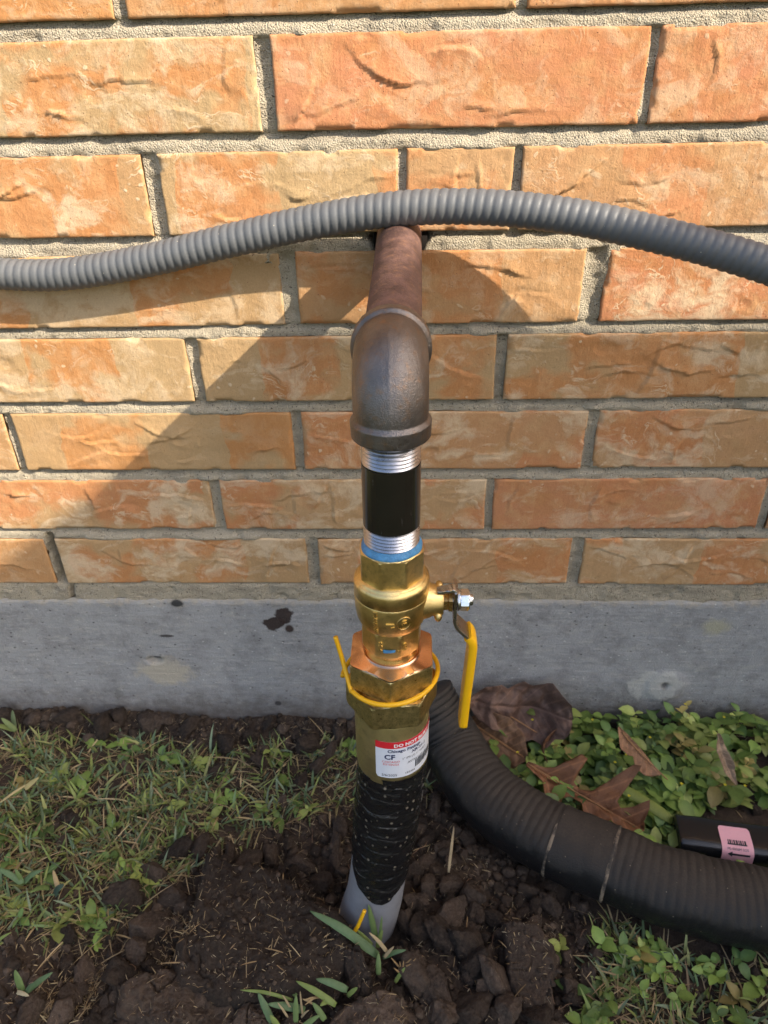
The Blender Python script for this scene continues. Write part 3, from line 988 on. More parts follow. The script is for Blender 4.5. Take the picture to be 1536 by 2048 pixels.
def build_clods():
    # large, single pieces first
    def slab(label, pxs, z, h, seed, tilt=(0, 0), rough=1.0, dome=.25):
        P = [at_z(px, py, z)[:2] for px, py in pxs]
        V, F = slab_shape(P, h, seed, tilt, rough, dome)
        SLABS.append((V + np.array([0, 0, z]), F))
        V[:, 2] += z
        c = V.mean(0); c[2] = V[:, 2].min()
        o = obj('soil_clod', V, F, M['clod'], None, True, loc=c)
        tag(o, label, 'soil clod', 'clods of dug soil')
    slab('largest soil clod, a broad dark lump just left of the grey pipe foot',
         [(345, 1905), (415, 1700), (560, 1745), (690, 1830), (700, 1900), (660, 1960), (480, 1995), (350, 1955)], -6.45, 1.6, 3, (0.02, .13), 1.35, .4)
    slab('flat smooth-topped square soil slab right of the pipe foot',
         [(1008, 1842), (1075, 1845), (1112, 1890), (1108, 2012), (1050, 2010), (1018, 1960)], -7.15, .8, 9, (0, .12), .4, .08)
    slab('flat grey-brown soil slab at the bottom edge below the pipe foot',
         [(690, 2005), (770, 1975), (812, 1990), (826, 2080), (700, 2090), (650, 2050)], -6.9, .8, 14, (0, .05), .5, .15)
    slab('small upright flake of soil beside the grass tuft in front of the pipe foot',
         [(690, 1890), (720, 1900), (742, 1950), (738, 1985), (705, 1970), (686, 1925)], -6.7, .35, 21, (.1, .5))
    slab('ridge of soil with straw along its crest, at the lower left',
         [(235, 1970), (330, 1935), (470, 1965), (480, 2035), (360, 2060), (225, 2020)], -7.0, .9, 27, (-.05, .15), 1.3, .5)
    slab('sloping soil lump left of the bottom grass tuft',
         [(490, 1990), (530, 1985), (545, 2060), (480, 2080), (455, 2040)], -7.0, .8, 33, (.1, .1), 1.2, .5)
    # medium clods, one object each, sharing meshes
    lib = []
    for k in range(10):
        V, F = clod_shape(200 + k, 4, .34, .85)
        lib.append(mesh_data('soil_clod', V, F, M['clod'], True))
    rs = np.random.default_rng(77)
    spots = []
    # hand-placed from the photograph: px, py, radius (in)
    for px, py, r in [(880, 1870, .55), (930, 1890, .62), (830, 1945, .75), (870, 1975, .62), (990, 1960, .62), (950, 1925, .5), (905, 1830, .5), (840, 1850, .55), (815, 1835, .5),
                      (860, 1770, .4), (900, 1765, .42), (945, 1790, .45), (985, 1830, .4), (1010, 2025, .6), (940, 2020, .55), (890, 2030, .5), (1075, 2035, .5),
                      (300, 1850, .62), (250, 1800, .55), (340, 1790, .55), (310, 1745, .5), (355, 1700, .55), (400, 1690, .42), (270, 1900, .55), (330, 1960, .5), (240, 1950, .5),
                      (390, 2010, .62), (420, 1960, .5), (120, 2010, .6), (60, 2030, .5), (160, 1960, .4), (300, 2040, .5), (590, 1990, .45), (640, 1985, .4),
                      (215, 1470, .55), (250, 1440, .45), (310, 1445, .5), (150, 1430, .42), (90, 1430, .4), (40, 1420, .42), (345, 1425, .38), (380, 1460, .42), (450, 1490, .55), (430, 1540, .42),
                      (500, 1470, .45), (520, 1520, .4), (540, 1450, .42), (620, 1490, .55), (640, 1530, .45), (660, 1500, .42), (680, 1470, .4), (600, 1560, .3), (130, 1690, .25), (150, 1650, .3),
                      (500, 1710, .5), (540, 1700, .45), (600, 1720, .5), (640, 1760, .42), (460, 1700, .35), (670, 1690, .4), (680, 1650, .45), (575, 1680, .35),
                      (870, 1610, .35), (860, 1660, .35), (890, 1700, .35), (850, 1720, .35), (1150, 1990, .35), (1180, 1940, .3), (1100, 1800, .4), (1060, 1780, .35)]:
        p = at_z(px, py, -7.5); spots.append((p[0], p[1], r * rs.uniform(.9, 1.2)))
    for i in range(210):
        x, y = (rs.uniform(-17, 8), rs.uniform(-13.4, -.3)) if i < 110 else (rs.uniform(-.6, 5.4), rs.uniform(-13, -4)) if i < 175 else (rs.uniform(-12, -2), rs.uniform(-13, -9.5))
        if rs.random() > soil_mask(x, y) or (x + 1.2) ** 2 + (y + 8.6) ** 2 < 1.7: continue
        spots.append((x, y, rs.uniform(.2, .42)))
    for i, (x, y, r) in enumerate(spots):
        o = bpy.data.objects.new('soil_clod', lib[i % 10])
        COL.objects.link(o)
        y = min(y, -r * 1.1 - .1)
        o.location = Vector((x * I, y * I, (g0(x, y) + r * .52) * I))
        o.scale = (r * rs.uniform(.85, 1.2), r * rs.uniform(.85, 1.2), r * rs.uniform(.75, 1.0))
        o.rotation_euler = tuple(rs.uniform(0, 6.28, 3))
        size = 'coarse' if r > .5 else 'walnut-sized' if r > .34 else 'pebble-sized'
        if y > -2.3: lb = 'soil lump in the dark row along the foundation at left'
        elif x > 5.2: lb = 'soil lump below the drain hose'
        elif x > -.6 and y < -9.6: lb = 'soil lump in the heap below right of the pipe foot'
        elif x > -.6: lb = 'soil lump between the pipe foot and the drain hose'
        elif y > -7.2 and x > -8: lb = 'soil lump behind the broad clod, below the left lawn'
        elif x > -7.5: lb = 'soil lump beside the broad clod left of the pipe foot'
        else: lb = 'soil lump in the lower left between lawn and straw-covered ridge'
        lb = size + ' ' + lb
        tag(o, lb, 'soil clod', 'clods of dug soil')
    # crumbs nobody could count
    Vs, Fs, Cs, n = [], [], [], 0
    shapes = [clod_shape(400 + k, 2, .4, .9) for k in range(12)]
    big = [clod_shape(500 + k, 3, .36, .9) for k in range(6)]
    from mathutils.bvhtree import BVHTree
    bvs = [BVHTree.FromPolygons([tuple(v) for v in V], [tuple(int(i) for i in f) for f in F]) for V, F in SLABS]
    cnt = 0
    while cnt < 6200:
        x, y = rs.uniform(-18, 14), rs.uniform(-13.5, -.12)
        if rs.random() > .10 + soil_mask(x, y): continue
        if (x + 1.2) ** 2 + (y + 8.6) ** 2 < 1.1: continue
        r = min(.28, .045 * math.exp(abs(rs.normal(0, .75))))
        W, F = big[cnt % 6] if r > .17 else shapes[cnt % 12]
        W = (W * r) @ rand_rot(rs).T + np.array([x, y, 0])
        W[:, 2] += g0(x, y) + r * .35
        if r < .12:
            h = [b.ray_cast(Vector((x, y, 5)), Vector((0, 0, -1)))[0] for b in bvs]; h = [q.z for q in h if q is not None]
            if h and max(h) > g0(x, y) and rs.random() > .22: cnt += 1; continue
            if h: W[:, 2] += max(0, max(h) + r * .2 - g0(x, y) - r * .35)
        Vs.append(W); Fs.append(F + n); n += len(W); cnt += 1; Cs.append(np.full((len(W), 3), rs.uniform(.6, 1.7)))
    o = obj('soil_crumbs', np.concatenate(Vs), np.concatenate(Fs), M['crumb'], cols=np.concatenate(Cs))
    tag(o, 'loose crumbs of dark soil scattered over the dug ground', 'soil crumbs', kind='stuff')


build_clods()

# ------------------------------------------------------------------ gas riser
AX = np.array([-.45, -8.57])       # axis of the vertical run


def cx_at(z): return float(np.interp(z, [-9, -6.5, -4.5, -2, 0, 3, 5, 9], [-1.75, -1.25, -1.0, -.74, -.56, -.53, -.5, -.44]))


riser = thing('gas_pipe', 'gas pipe out of the brick wall, turning down through a brass valve into the soil', 'gas pipe', (-1.3, -8.57, -8.2))


def bend(V):
    """follow the slight lean of the run below the valve"""
    V = np.array(V, float)
    V[:, 0] += np.interp(V[:, 2], [-9, -6.5, -4.5, -2, 0, 3, 5, 9], [-1.75, -1.25, -1.0, -.74, -.56, -.53, -.5, -.44])
    V[:, 1] += AX[1]
    return V


TAPE_LAP = []


def rpart(name, V, F, mat, parent=None, smooth=True, sharp=None, label=None):
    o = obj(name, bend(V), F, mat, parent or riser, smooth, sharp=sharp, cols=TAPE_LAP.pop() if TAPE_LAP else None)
    if label: o['label'] = label
    return o


def text_mesh(body, size, extrude=0.0, align='LEFT', bold=0.0):
    cu = bpy.data.curves.new('lettering', 'FONT')
    cu.body = body; cu.size = size; cu.extrude = extrude; cu.align_x = align; cu.offset = bold
    cu.resolution_u = 2
    ob = bpy.data.objects.new('lettering', cu)
    COL.objects.link(ob)
    dg = bpy.context.evaluated_depsgraph_get(); dg.update()
    me = bpy.data.meshes.new_from_object(ob.evaluated_get(dg))
    V = np.array([v.co[:] for v in me.vertices]).reshape(-1, 3); F = [tuple(p.vertices) for p in me.polygons]
    bpy.data.objects.remove(ob); bpy.data.curves.remove(cu); bpy.data.meshes.remove(me)
    return V, F


def wrap(V, R, th0, z0, lift=0.0):
    """flat text plane (x right, y up, z out) onto a cylinder of radius R; th0 = angle from the front (-y), positive to the right"""
    a = th0 + V[:, 0] / R
    r = R + lift + V[:, 2]
    return np.stack([r * np.sin(a), -r * np.cos(a), z0 + V[:, 1]], -1)


def wrap_patch(x0, x1, y0, y1, R, th0, z0, lift, r=.0, n=24):
    """a rounded label patch wrapped on a cylinder"""
    xs = np.linspace(x0, x1, n); m = 12
    pts = []
    for x in xs:
        d = min(x - x0, x1 - x); c = 0
        if r > 0 and d < r: c = r - math.sqrt(max(0, r * r - (r - d) ** 2))
        for t_ in np.linspace(0, 1, m): pts.append((x, y0 + c + (y1 - y0 - 2 * c) * t_, 0))
    V = wrap(np.array(pts), R, th0, z0, lift)
    return V, [tuple(f) for f in grid_faces(n, m)]


def build_riser():
    # ---- horizontal pipe from the wall
    P = np.array([(-.33, 2.0, 13.06), (-.34, -.2, 12.92), (-.36, -3, 12.55), (-.42, -7.3, 12.0)])
    C, s = spline(P, 60)
    V, F = sweep(C, lambda S, T: .6575 + 0 * S, 48)
    obj('wall_pipe', V, F, M['rusty'], riser)
    V, F = sweep(np.array([(-.33, .62, 12.95), (-.33, .35, 12.94), (-.33, .12, 12.93)]), lambda S, T: .80 + .05 * np.sin(T * 3 + 1), 48)
    obj('sleeve_gap', V, F, M['dark_hole'], riser)
    # ---- elbow
    zh = 11.97; rb = 1.02
    ex = -.43
    pts = []
    y_face, z_face = -8.57 + 1.52, 10.44
    for y in np.linspace(y_face, -8.57 + rb, 8, endpoint=False): pts.append((ex, y, zh))
    for a in np.linspace(0, np.pi / 2, 34): pts.append((ex, -8.57 + rb - rb * math.sin(a), zh - rb + rb * math.cos(a)))
    for z in np.linspace(zh - rb, z_face, 9)[1:]: pts.append((ex, -8.57, z))
    Pe = np.array(pts)
    se = np.concatenate([[0], np.cumsum(np.linalg.norm(np.diff(Pe, axis=0), axis=1))]); Ls = se[-1]

    def er(S, T):
        d = np.minimum(S, Ls - S)
        r = .775 + .03 * np.sin(np.pi * S / Ls)
        col = sstep(.50, .38, d) * sstep(-.01, .07, d)
        r = r + .078 * col + .02 * col * (S < Ls / 2) - .03 * sstep(.06, 0, d)
        # parting line down the middle of the back
        tm = np.minimum(np.abs(T), np.abs(T - 2 * np.pi))
        r = r + .010 * np.exp(-(tm / .02) ** 2) * sstep(.42, .5, d)
        # ribs on the collar edge, small and worn
        r = r + .008 * np.maximum(0, np.sin(T * 26)) * sstep(.40, .30, S) * (np.abs(T - np.pi) > .2)
        return r
    # resample densely along the elbow
    C, s = spline(Pe, 150)
    Ls = s[-1]
    V, F = sweep(C, er, 112, True, s)
    obj('elbow', V, F, M['iron'], riser)
    # ---- nipple with threads
    V, F = lathe([(.6575, 8.30), (.6575, 9.86)], n=64)
    nip = rpart('pipe_nipple', V, F, M['lacquer'], None, True, 40)
    nip['label'] = 'black lacquered nipple between the elbow and the brass valve'

    def thread(z0, z1, r, pitch=.087):
        prof = []; z = z0
        k = 0
        while z < z1 - 1e-6:
            prof += [(r - .040, z), (r - .004, z + pitch * .42), (r - .004, z + pitch * .58)]; z += pitch
        prof.append((r - .040, z1))
        return lathe(prof, n=64, cap=True)
    V, F = thread(9.85, 10.5, .655); rpart('thread', V, F, M['steel'], nip, True, 25)
    V, F = thread(7.62, 8.31, .655); rpart('thread', V, F, M['steel'], nip, True, 25)
    # ---- sealant smeared on the lower thread
    def dope_r(T, R, Z):
        return R + .030 * fbm(np.cos(T) * 2, np.sin(T) * 2, Z * 5, 3, 5)
    prof = [(.60, 7.62)] + [(.722, 7.65), (.722, 7.68), (.70, 7.73), (.664, 7.78), (.645, 7.82), (.615, 7.87)]
    V, F = lathe(prof, n=96, rfun=dope_r)
    rpart('thread_sealant', V, F, M['dope'], None, True)

    # ---- ball valve
    def body_r(T, R, Z): return R
    prof = [(.70, 5.42), (.745, 5.45), (.80, 5.52), (.865, 5.68), (.905, 5.95), (.918, 6.32), (.912, 6.345), (.905, 6.36), (.918, 6.375), (.918, 6.70), (.905, 6.76), (.86, 6.80), (.84, 6.81), (.835, 6.83), (.80, 6.87)]
    V, F = lathe(prof, n=96)
    valve = rpart('ball_valve', V, F, M['brass'], None, True, 50)
    valve['label'] = 'brass ball valve body with raised lettering'
    V, F = prism(8, .735, 6.80, 7.66, rot=-math.pi / 2 + math.radians(4), ch=.03); rpart('octagonal_end', V, F, M['brass'], valve, True, 11)
    V, F = prism(8, .715, 4.72, 5.50, rot=-math.pi / 2 - math.radians(6), ch=.05); rpart('octagonal_end', V, F, M['brass'], valve, True, 11)
    V, F = lathe([(.70, 4.42), (.70, 4.46), (.66, 4.56), (.64, 4.62), (.66, 4.76)], n=80); rpart('threaded_end', V, F, M['brass_cut'], valve, True, 40)
    # stem boss to the right, with gland, lug
    zc = 6.02

    def xl(prof, n=40, cy=0.0, cz=zc):
        Vv, Ff = lathe(prof, n=n)
        return np.stack([Vv[:, 2], Vv[:, 1] + cy, cz + Vv[:, 0] * -1], -1), Ff
    V, F = xl([(.50, .70), (.44, .92), (.40, 1.0), (.385, 1.22), (.36, 1.26)]); rpart('stem_boss', V, F, M['brass'], valve, True, 45)
    V, F = xl([(.27, 1.24), (.27, 1.36), (.25, 1.37), (.25, 1.38), (.31, 1.39), (.31, 1.48)], 6); rpart('gland_nut', V, F, M['brass_cut'], valve, False)
    Vb, Fb = ICO[3]; Vb = Vb * np.array([.10, .13, .15]); Vb = Vb + np.array([1.14, -.28, zc - .28]); rpart('stop_lug', Vb, Fb, M['brass'], valve)
    Vb, Fb = ICO[3]; Vb = Vb * np.array([.10, .16, .11]); Vb = Vb + np.array([1.16, .18, zc + .30]); rpart('stop_lug', Vb, Fb, M['brass'], valve)
    V, F = xl([(.14, 1.3), (.14, 1.96), (.12, 1.99)], 24); rpart('stem', V, F, M['zinc'], valve, True, 40)
    # nut
    Vn, Fn = prism(6, .24, 1.66, 1.90, ch=.025); V = np.stack([Vn[:, 2], Vn[:, 1], zc + Vn[:, 0]], -1)
    nut = rpart('handle_nut', V, [f[::-1] for f in Fn], M['zinc'], None, True, 25)
    V, F = xl([(.27, 1.615), (.27, 1.655)], 32); rpart('washer', V, F, M['zinc'], nut, True, 40)

    # ---- raised lettering on the body (reads turned a quarter clockwise)
    BZ = [4.72, 5.50, 5.52, 5.68, 5.95, 6.32, 6.7]; BR = [.735, .735, .80, .865, .905, .918, .918]

    def emb(body, size, th, z, R, mat=M['brass'], bold=.004, name='raised_lettering'):
        Vt, Ft = text_mesh(body, size, .018, 'CENTER', bold)
        Vt = np.stack([Vt[:, 1], -Vt[:, 0], Vt[:, 2]], -1)
        W = wrap(Vt, R, th, z, .010)
        rz = np.interp(W[:, 2], BZ, BR) + .016 + Vt[:, 2]
        k = rz / np.hypot(W[:, 0], W[:, 1]); W[:, 0] *= k; W[:, 1] *= k
        rpart(name, W, Ft, mat, valve, False)
    emb('BRANNVAL', .145, math.radians(-27), 5.95, .895)
    emb('1"', .26, math.radians(-7), 5.93, .895, bold=.01)
    emb('UL', .155, math.radians(17), 5.98, .905, bold=.006)
    # ring round the mark
    a = np.linspace(0, 2 * np.pi, 48, endpoint=False)
    ring = np.stack([.17 * np.cos(a), .19 * np.sin(a), 0 * a], -1)
    ringw = wrap(ring, .905, math.radians(20), 5.98, .012)
    rz = np.interp(ringw[:, 2], BZ, BR) + .012; kk = rz / np.hypot(ringw[:, 0], ringw[:, 1]); ringw[:, 0] *= kk; ringw[:, 1] *= kk
    Vr, Fr = sweep(np.vstack([ringw, ringw[:1]]), lambda S, T: .014 + 0 * S, 6, False); rpart('raised_ring', Vr, Fr, M['brass'], valve)
    emb('9454', .14, math.radians(-24), 5.12, .735)
    emb('CSA', .13, math.radians(24), 5.10, .735)
    emb('SC', .10, math.radians(12), 4.98, .735)
    # smear of sealant on the lower neck
    Vd, Fd = wrap_patch(-.22, .22, -.05, .05, .732, math.radians(2), 5.0, .006)
    Vd[:, 2] += .05 * fbm(Vd[:, 0] * 5, Vd[:, 2] * 8, 0, 2, 3)
    rpart('sealant_smear', Vd, Fd, M['dope'], valve)

    # ---- lever handle: a bent plate edge-on, yellow grip on its lower two thirds
    path = np.array([(1.555, 6.42), (1.55, 6.2), (1.55, 5.62), (1.57, 5.45), (1.64, 5.31), (1.80, 5.13), (1.96, 4.95), (2.03, 4.82), (2.05, 4.62), (2.03, 3.9), (1.99, 3.0), (1.95, 1.75)])
    C, s = spline(np.stack([path[:, 0], 0 * path[:, 0], path[:, 1]], -1), 90)

    def plate(C, w_fun, t_, round_end=False):
        Tn = np.gradient(C, axis=0); Tn /= np.linalg.norm(Tn, axis=1)[:, None]
        Nn = np.stack([-Tn[:, 2], 0 * Tn[:, 0], Tn[:, 0]], -1)
        m = 16
        aa = np.linspace(0, 2 * np.pi, m, endpoint=False)
        # rounded rectangle section
        sx = np.sign(np.cos(aa)) * np.abs(np.cos(aa)) ** .35; sy = np.sign(np.sin(aa)) * np.abs(np.sin(aa)) ** .35
        w = np.array([w_fun(i / (len(C) - 1)) for i in range(len(C))])
        V = C[:, None] + (sx * t_ / 2)[None, :, None] * Nn[:, None] + (sy[None, :] * w[:, None] / 2)[..., None] * np.array([0, 1.0, 0])
        F = [tuple(f) for f in grid_faces(len(C), m, True)]
        F.append(tuple(range(m))[::-1]); F.append(tuple(range((len(C) - 1) * m, len(C) * m)))
        return V.reshape(-1, 3), F
    V, F = plate(C, lambda u: .62 - .04 * u, .10)
    hd = rpart('valve_handle', V, F, M['handle_steel'], None, True, 40)
    hd['label'] = 'bent steel lever of the valve with a yellow grip'
    k0 = int(np.argmax(C[:, 2] < 5.05))
    V, F = plate(C[k0:], lambda u: (.66 - .02 * u) * (1 if u < .965 else math.sqrt(max(.02, 1 - ((u - .965) / .035) ** 2 * .85))), .235)
    rpart('vinyl_grip', V, F, M['vinyl'], hd, True, 50)
    # folded stop tab at the lever's top
    tab = np.array([(1.56, 6.40), (1.50, 6.46), (1.36, 6.44), (1.20, 6.40), (1.10, 6.38)])
    Ct, st = spline(np.stack([tab[:, 0], 0 * tab[:, 0] - .12, tab[:, 1]], -1), 24)
    V, F = plate(Ct, lambda u: .30 - .08 * u, .09)
    V[:, 2] += .02 * fbm(V[:, 0] * 8, V[:, 1] * 8, 0, 2, 7)
    rpart('stop_tab', V, F, M['zinc'], hd, True, 40)

    # ---- bronze union and hexagon coupling
    V, F = prism(6, 1.045, 3.62, 4.40, rot=-math.pi / 2 + math.pi / 6, ch=.03)
    un = rpart('union_nut', V, F, M['forged'], None, True, 11)
    un['label'] = 'hexagonal bronze union with a bright machined top face'
    # machined dished top face: flat hexagon rim, ring groove
    th = np.linspace(0, 2 * np.pi, 96, endpoint=False)
    hexr = np.minimum(poly_r(th, 6, 1.035, -math.pi / 2 + math.pi / 6), 1.035 / math.cos(math.pi / 6) * .982)
    rings = [(hexr, 4.405), (np.minimum(hexr, 1.02), 4.425), (np.full_like(th, .80), 4.445), (np.full_like(th, .755), 4.47), (np.full_like(th, .735), 4.49), (np.full_like(th, .69), 4.49), (np.full_like(th, .5), 4.48)]
    V = np.concatenate([np.stack([r * np.cos(th), r * np.sin(th), np.full_like(th, z)], -1) for r, z in rings])
    F = [tuple(f) for f in grid_faces(len(rings), 96, True)]
    rpart('machined_face', V, F, M['bronze_face'], un, True, 30)
    V, F = lathe([(.98, 3.42), (1.0, 3.50), (1.0, 3.58), (.98, 3.64)], n=80); rpart('union_collar', V, F, M['brass_cut'], un, True, 40)
    V, F = prism(6, 1.075, 2.62, 3.46, rot=-math.pi / 2 + math.radians(7), ch=.05)
    hx = rpart('hexagon_coupling', V, F, M['forged'], None, True, 11)
    th6 = -math.pi / 2 + math.radians(7)
    hexr = np.minimum(np.minimum(poly_r(th, 6, 1.06, th6), 1.06 / math.cos(math.pi / 6) * .975), 1.19)
    V = np.concatenate([np.stack([r * np.cos(th), r * np.sin(th), np.full_like(th, z)], -1) for r, z in [(hexr, 3.467), (np.minimum(hexr, 1.07), 3.485), (np.full_like(th, .95), 3.49)]])
    rpart('machined_face', V, [tuple(f) for f in grid_faces(3, 96, True)], M['brass_cut'], hx, True, 30)
    # ---- sleeve
    V, F = lathe([(.99, .30), (1.01, .50), (1.018, .56), (1.018, 2.5), (1.0, 2.56), (1.04, 2.60), (1.04, 2.66)], n=80)
    rpart('riser_sleeve', V, F, M['sleeve'], None, True, 40)
    # ---- label on the sleeve
    R = 1.020; L0 = math.radians(-24)
    wL, zb, hL = 2.0, .66, 1.42
    V, F = wrap_patch(0, wL, 0, hL, R, L0, zb, .006, .10, 48)
    lab = rpart('warning_label', V, F, M['paper'])
    lab['label'] = 'white warning label with a red top band on the riser sleeve'
    V, F = wrap_patch(0, wL, hL - .25, hL, R, L0, zb, .010, .0, 48); rpart('red_band', V, F, M['red_print'], lab)

    def prt(body, size, x, y, mat, name='lettering', align='LEFT', bold=0.0, lift=.014):
        Vt, Ft = text_mesh(body, size, 0, align, bold)
        Vt[:, 0] += x; Vt[:, 1] += y
        rpart(name, wrap(Vt, R, L0, zb, lift), Ft, mat, lab, False)
    prt('DO NOT BURY ABOVE', .165, .50, hL - .195, M['white_print'], bold=.006)
    prt('Chicago Fittings', .150, .33, hL - .40, M['navy_print'], bold=.004)
    prt('XR-21-1', .150, 1.0, hL - .56, M['navy_print'], bold=.004)
    prt('1" IPS (1) 1" WALL', .105, .72, hL - .72, M['black_print'])
    prt('ASTM D2513', .115, .88, hL - .92, M['black_print'])
    prt('CF', .25, .24, hL - .66, M['navy_print'], bold=.008)
    prt('CHICAGO', .105, .42, hL - .80, M['red_print'], align='CENTER')
    prt('FITTINGS', .105, .42, hL - .91, M['red_print'], align='CENTER')
    prt('5/6/2025', .120, .16, .08, M['black_print'])
    prt('183486', .105, .80, .10, M['black_print'])
    x = 1.12; rb_ = np.random.default_rng(4); bars = []
    while x < 1.78:
        w = rb_.choice([.012, .02, .03]); bars.append(wrap_patch(x, x + w, .22, .50, R, L0, zb, .014, 0, 3)); x += w + rb_.choice([.012, .02])
    V, F = join(bars); rpart('barcode', V, F, M['black_print'], lab, False)

    # ---- tape-wrapped section and grey pipe below
    zs = np.linspace(-6.2, .52, 300); th = np.linspace(0, 2 * np.pi, 160, endpoint=False)
    Zt, Th = np.meshgrid(zs, th, indexing='ij')
    # the wrap ends in a ragged, slanting point
    low = -4.6 - 1.15 * np.cos(Th + math.pi / 2) ** 1 * 1.0
    fr = np.cos(Th + math.pi / 2)                       # 1 at the front
    zlow = -3.9 - 1.6 * np.clip(fr, 0, 1) ** .8 + .35 * np.sin(Th) * 0 + .5 * np.cos(Th) * -.6 + .15 * fbm(np.cos(Th) * 2, np.sin(Th) * 2, 0, 3, 9)
    u = (Zt - zs[0]) / (zs[-1] - zs[0])
    Zm = zlow + u * (zs[-1] - zlow)
    turn = (Zm / .62 + Th / (2 * np.pi) * 1.0 + .45 * fbm(np.cos(Th) * 1.2, np.sin(Th) * 1.2, Zm * .9, 2, 3))
    f1 = turn % 1.0
    turn2 = (Zm / .9 - Th / (2 * np.pi) + .5 * fbm(np.cos(Th) + 4, np.sin(Th), Zm * .9, 2, 5)); f2 = turn2 % 1.0
    Rt = .985 + .022 * f1 + .014 * f2
    Rt = Rt + .045 * fbm(np.cos(Th) * 1.6, np.sin(Th) * 1.6, Zm * 1.1, 3, 15) + .05 * (.25 - np.abs(fbm(np.cos(Th) * 1.3 + Zm * .8, np.sin(Th) * 1.3 - Zm * .5, Zm * .9, 2, 17)))
    Rt = Rt - .03 * sstep(-2, -5, Zm)
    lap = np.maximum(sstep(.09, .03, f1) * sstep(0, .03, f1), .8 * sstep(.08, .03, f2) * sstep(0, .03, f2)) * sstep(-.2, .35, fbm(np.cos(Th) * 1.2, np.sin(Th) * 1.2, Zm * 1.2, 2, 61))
    V = np.stack([Rt * np.cos(Th), Rt * np.sin(Th), Zm], -1).reshape(-1, 3)
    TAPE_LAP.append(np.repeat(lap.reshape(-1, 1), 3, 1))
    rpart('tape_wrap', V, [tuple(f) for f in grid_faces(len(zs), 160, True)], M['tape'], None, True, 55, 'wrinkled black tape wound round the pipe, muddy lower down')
    zs = np.linspace(-9.5, -2.5, 30)
    V, F = lathe([(.93 + .10 * float(sstep(-5.5, -8.2, z)), z) for z in zs], n=64)
    rpart('ground_pipe', V, F, M['grey_pipe'], None, True, 60, 'grey plastic pipe entering the soil below the tape')


build_riser()


def build_wire():
    # loop round the union, one loose end up at the left
    th = np.linspace(math.radians(200), math.radians(200 + 345), 90)
    pts = []
    for i, a in enumerate(th):
        u = i / 89
        r = 1.24 + .02 * math.sin(a * 3)
        z = 3.62 + .08 * math.cos(a) - .05 * math.sin(a)
        if u > .93: r += (u - .93) * 1.0
        pts.append((-.53 + r * math.cos(a) * .985, AX[1] + r * math.sin(a) * .97, z))
    # begin: loose end
    st = pts[0]
    start = [(-1.93, -8.63, 4.86), (-1.84, -8.68, 4.45), (-1.74, -8.78, 4.02)]
    C, s = spline(np.array(start + pts[3:]), 240)
    V, F = sweep(C, lambda S, T: .062 + 0 * S, 14)
    o = thing('tracer_wire', 'yellow insulated wire looped once round the hexagonal union with one loose end', 'wire', (-.53, -8.57, 3.5))
    obj('wire_loop', V, F, M['wire'], o)
    # down to the soil behind and out again at the foot
    C, s = spline(np.array([(-1.50, -9.72, -5.6), (-1.72, -9.80, -6.3), (-1.98, -9.80, -7.0), (-2.12, -9.6, -7.7), (-2.15, -9.4, -8.6)]), 50)
    V, F = sweep(C, lambda S, T: .062 + 0 * S, 14)
    o = obj('tracer_wire', V, F, M['wire'], None, True, loc=C[-1])
    tag(o, 'yellow wire coming up from the soil against the grey pipe foot', 'wire')


build_wire()

# ------------------------------------------------------------------ grey flexible conduit


def build_conduit():
    mid = [(-13.44, -.53, 12.20), (-10.74, -.60, 12.08), (-8.0, -.68, 12.44), (-5.33, -.80, 13.0), (-2.78, -.93, 13.51), (-.34, -1.09, 13.84), (2.01, -1.35, 13.88), (4.28, -1.72, 13.67),
           (6.5, -2.2, 13.26), (8.64, -2.75, 12.76)]
    P = [(-44, .9, 12.6), (-42, -.55, 12.6), (-30, -.56, 12.9), (-20, -.55, 12.75), (-16.5, -.53, 12.45)] + mid + [(10.6, -3.4, 12.15), (13, -4.5, 11.2), (17, -6.8, 9.2), (23, -10.5, 5.0), (29, -14, -1.0), (33, -17, -6.5), (36, -20, -8.8)]
    n = int(92 / .25 * 8)
    C, s = spline(np.array(P), n)
    pitch = .25

    def r(S, T):
        u = (S / pitch + T / (2 * np.pi)) % 1.0
        return .470 - .027 * np.abs(np.cos(np.pi * u)) ** 4.5
    V, F = sweep(C, r, 32, True, s)
    o = obj('flexible_conduit', V, F, M['conduit'], None, True, loc=C[0])
    tag(o, 'grey ribbed flexible conduit running across the brick wall over the gas pipe', 'conduit')


build_conduit()


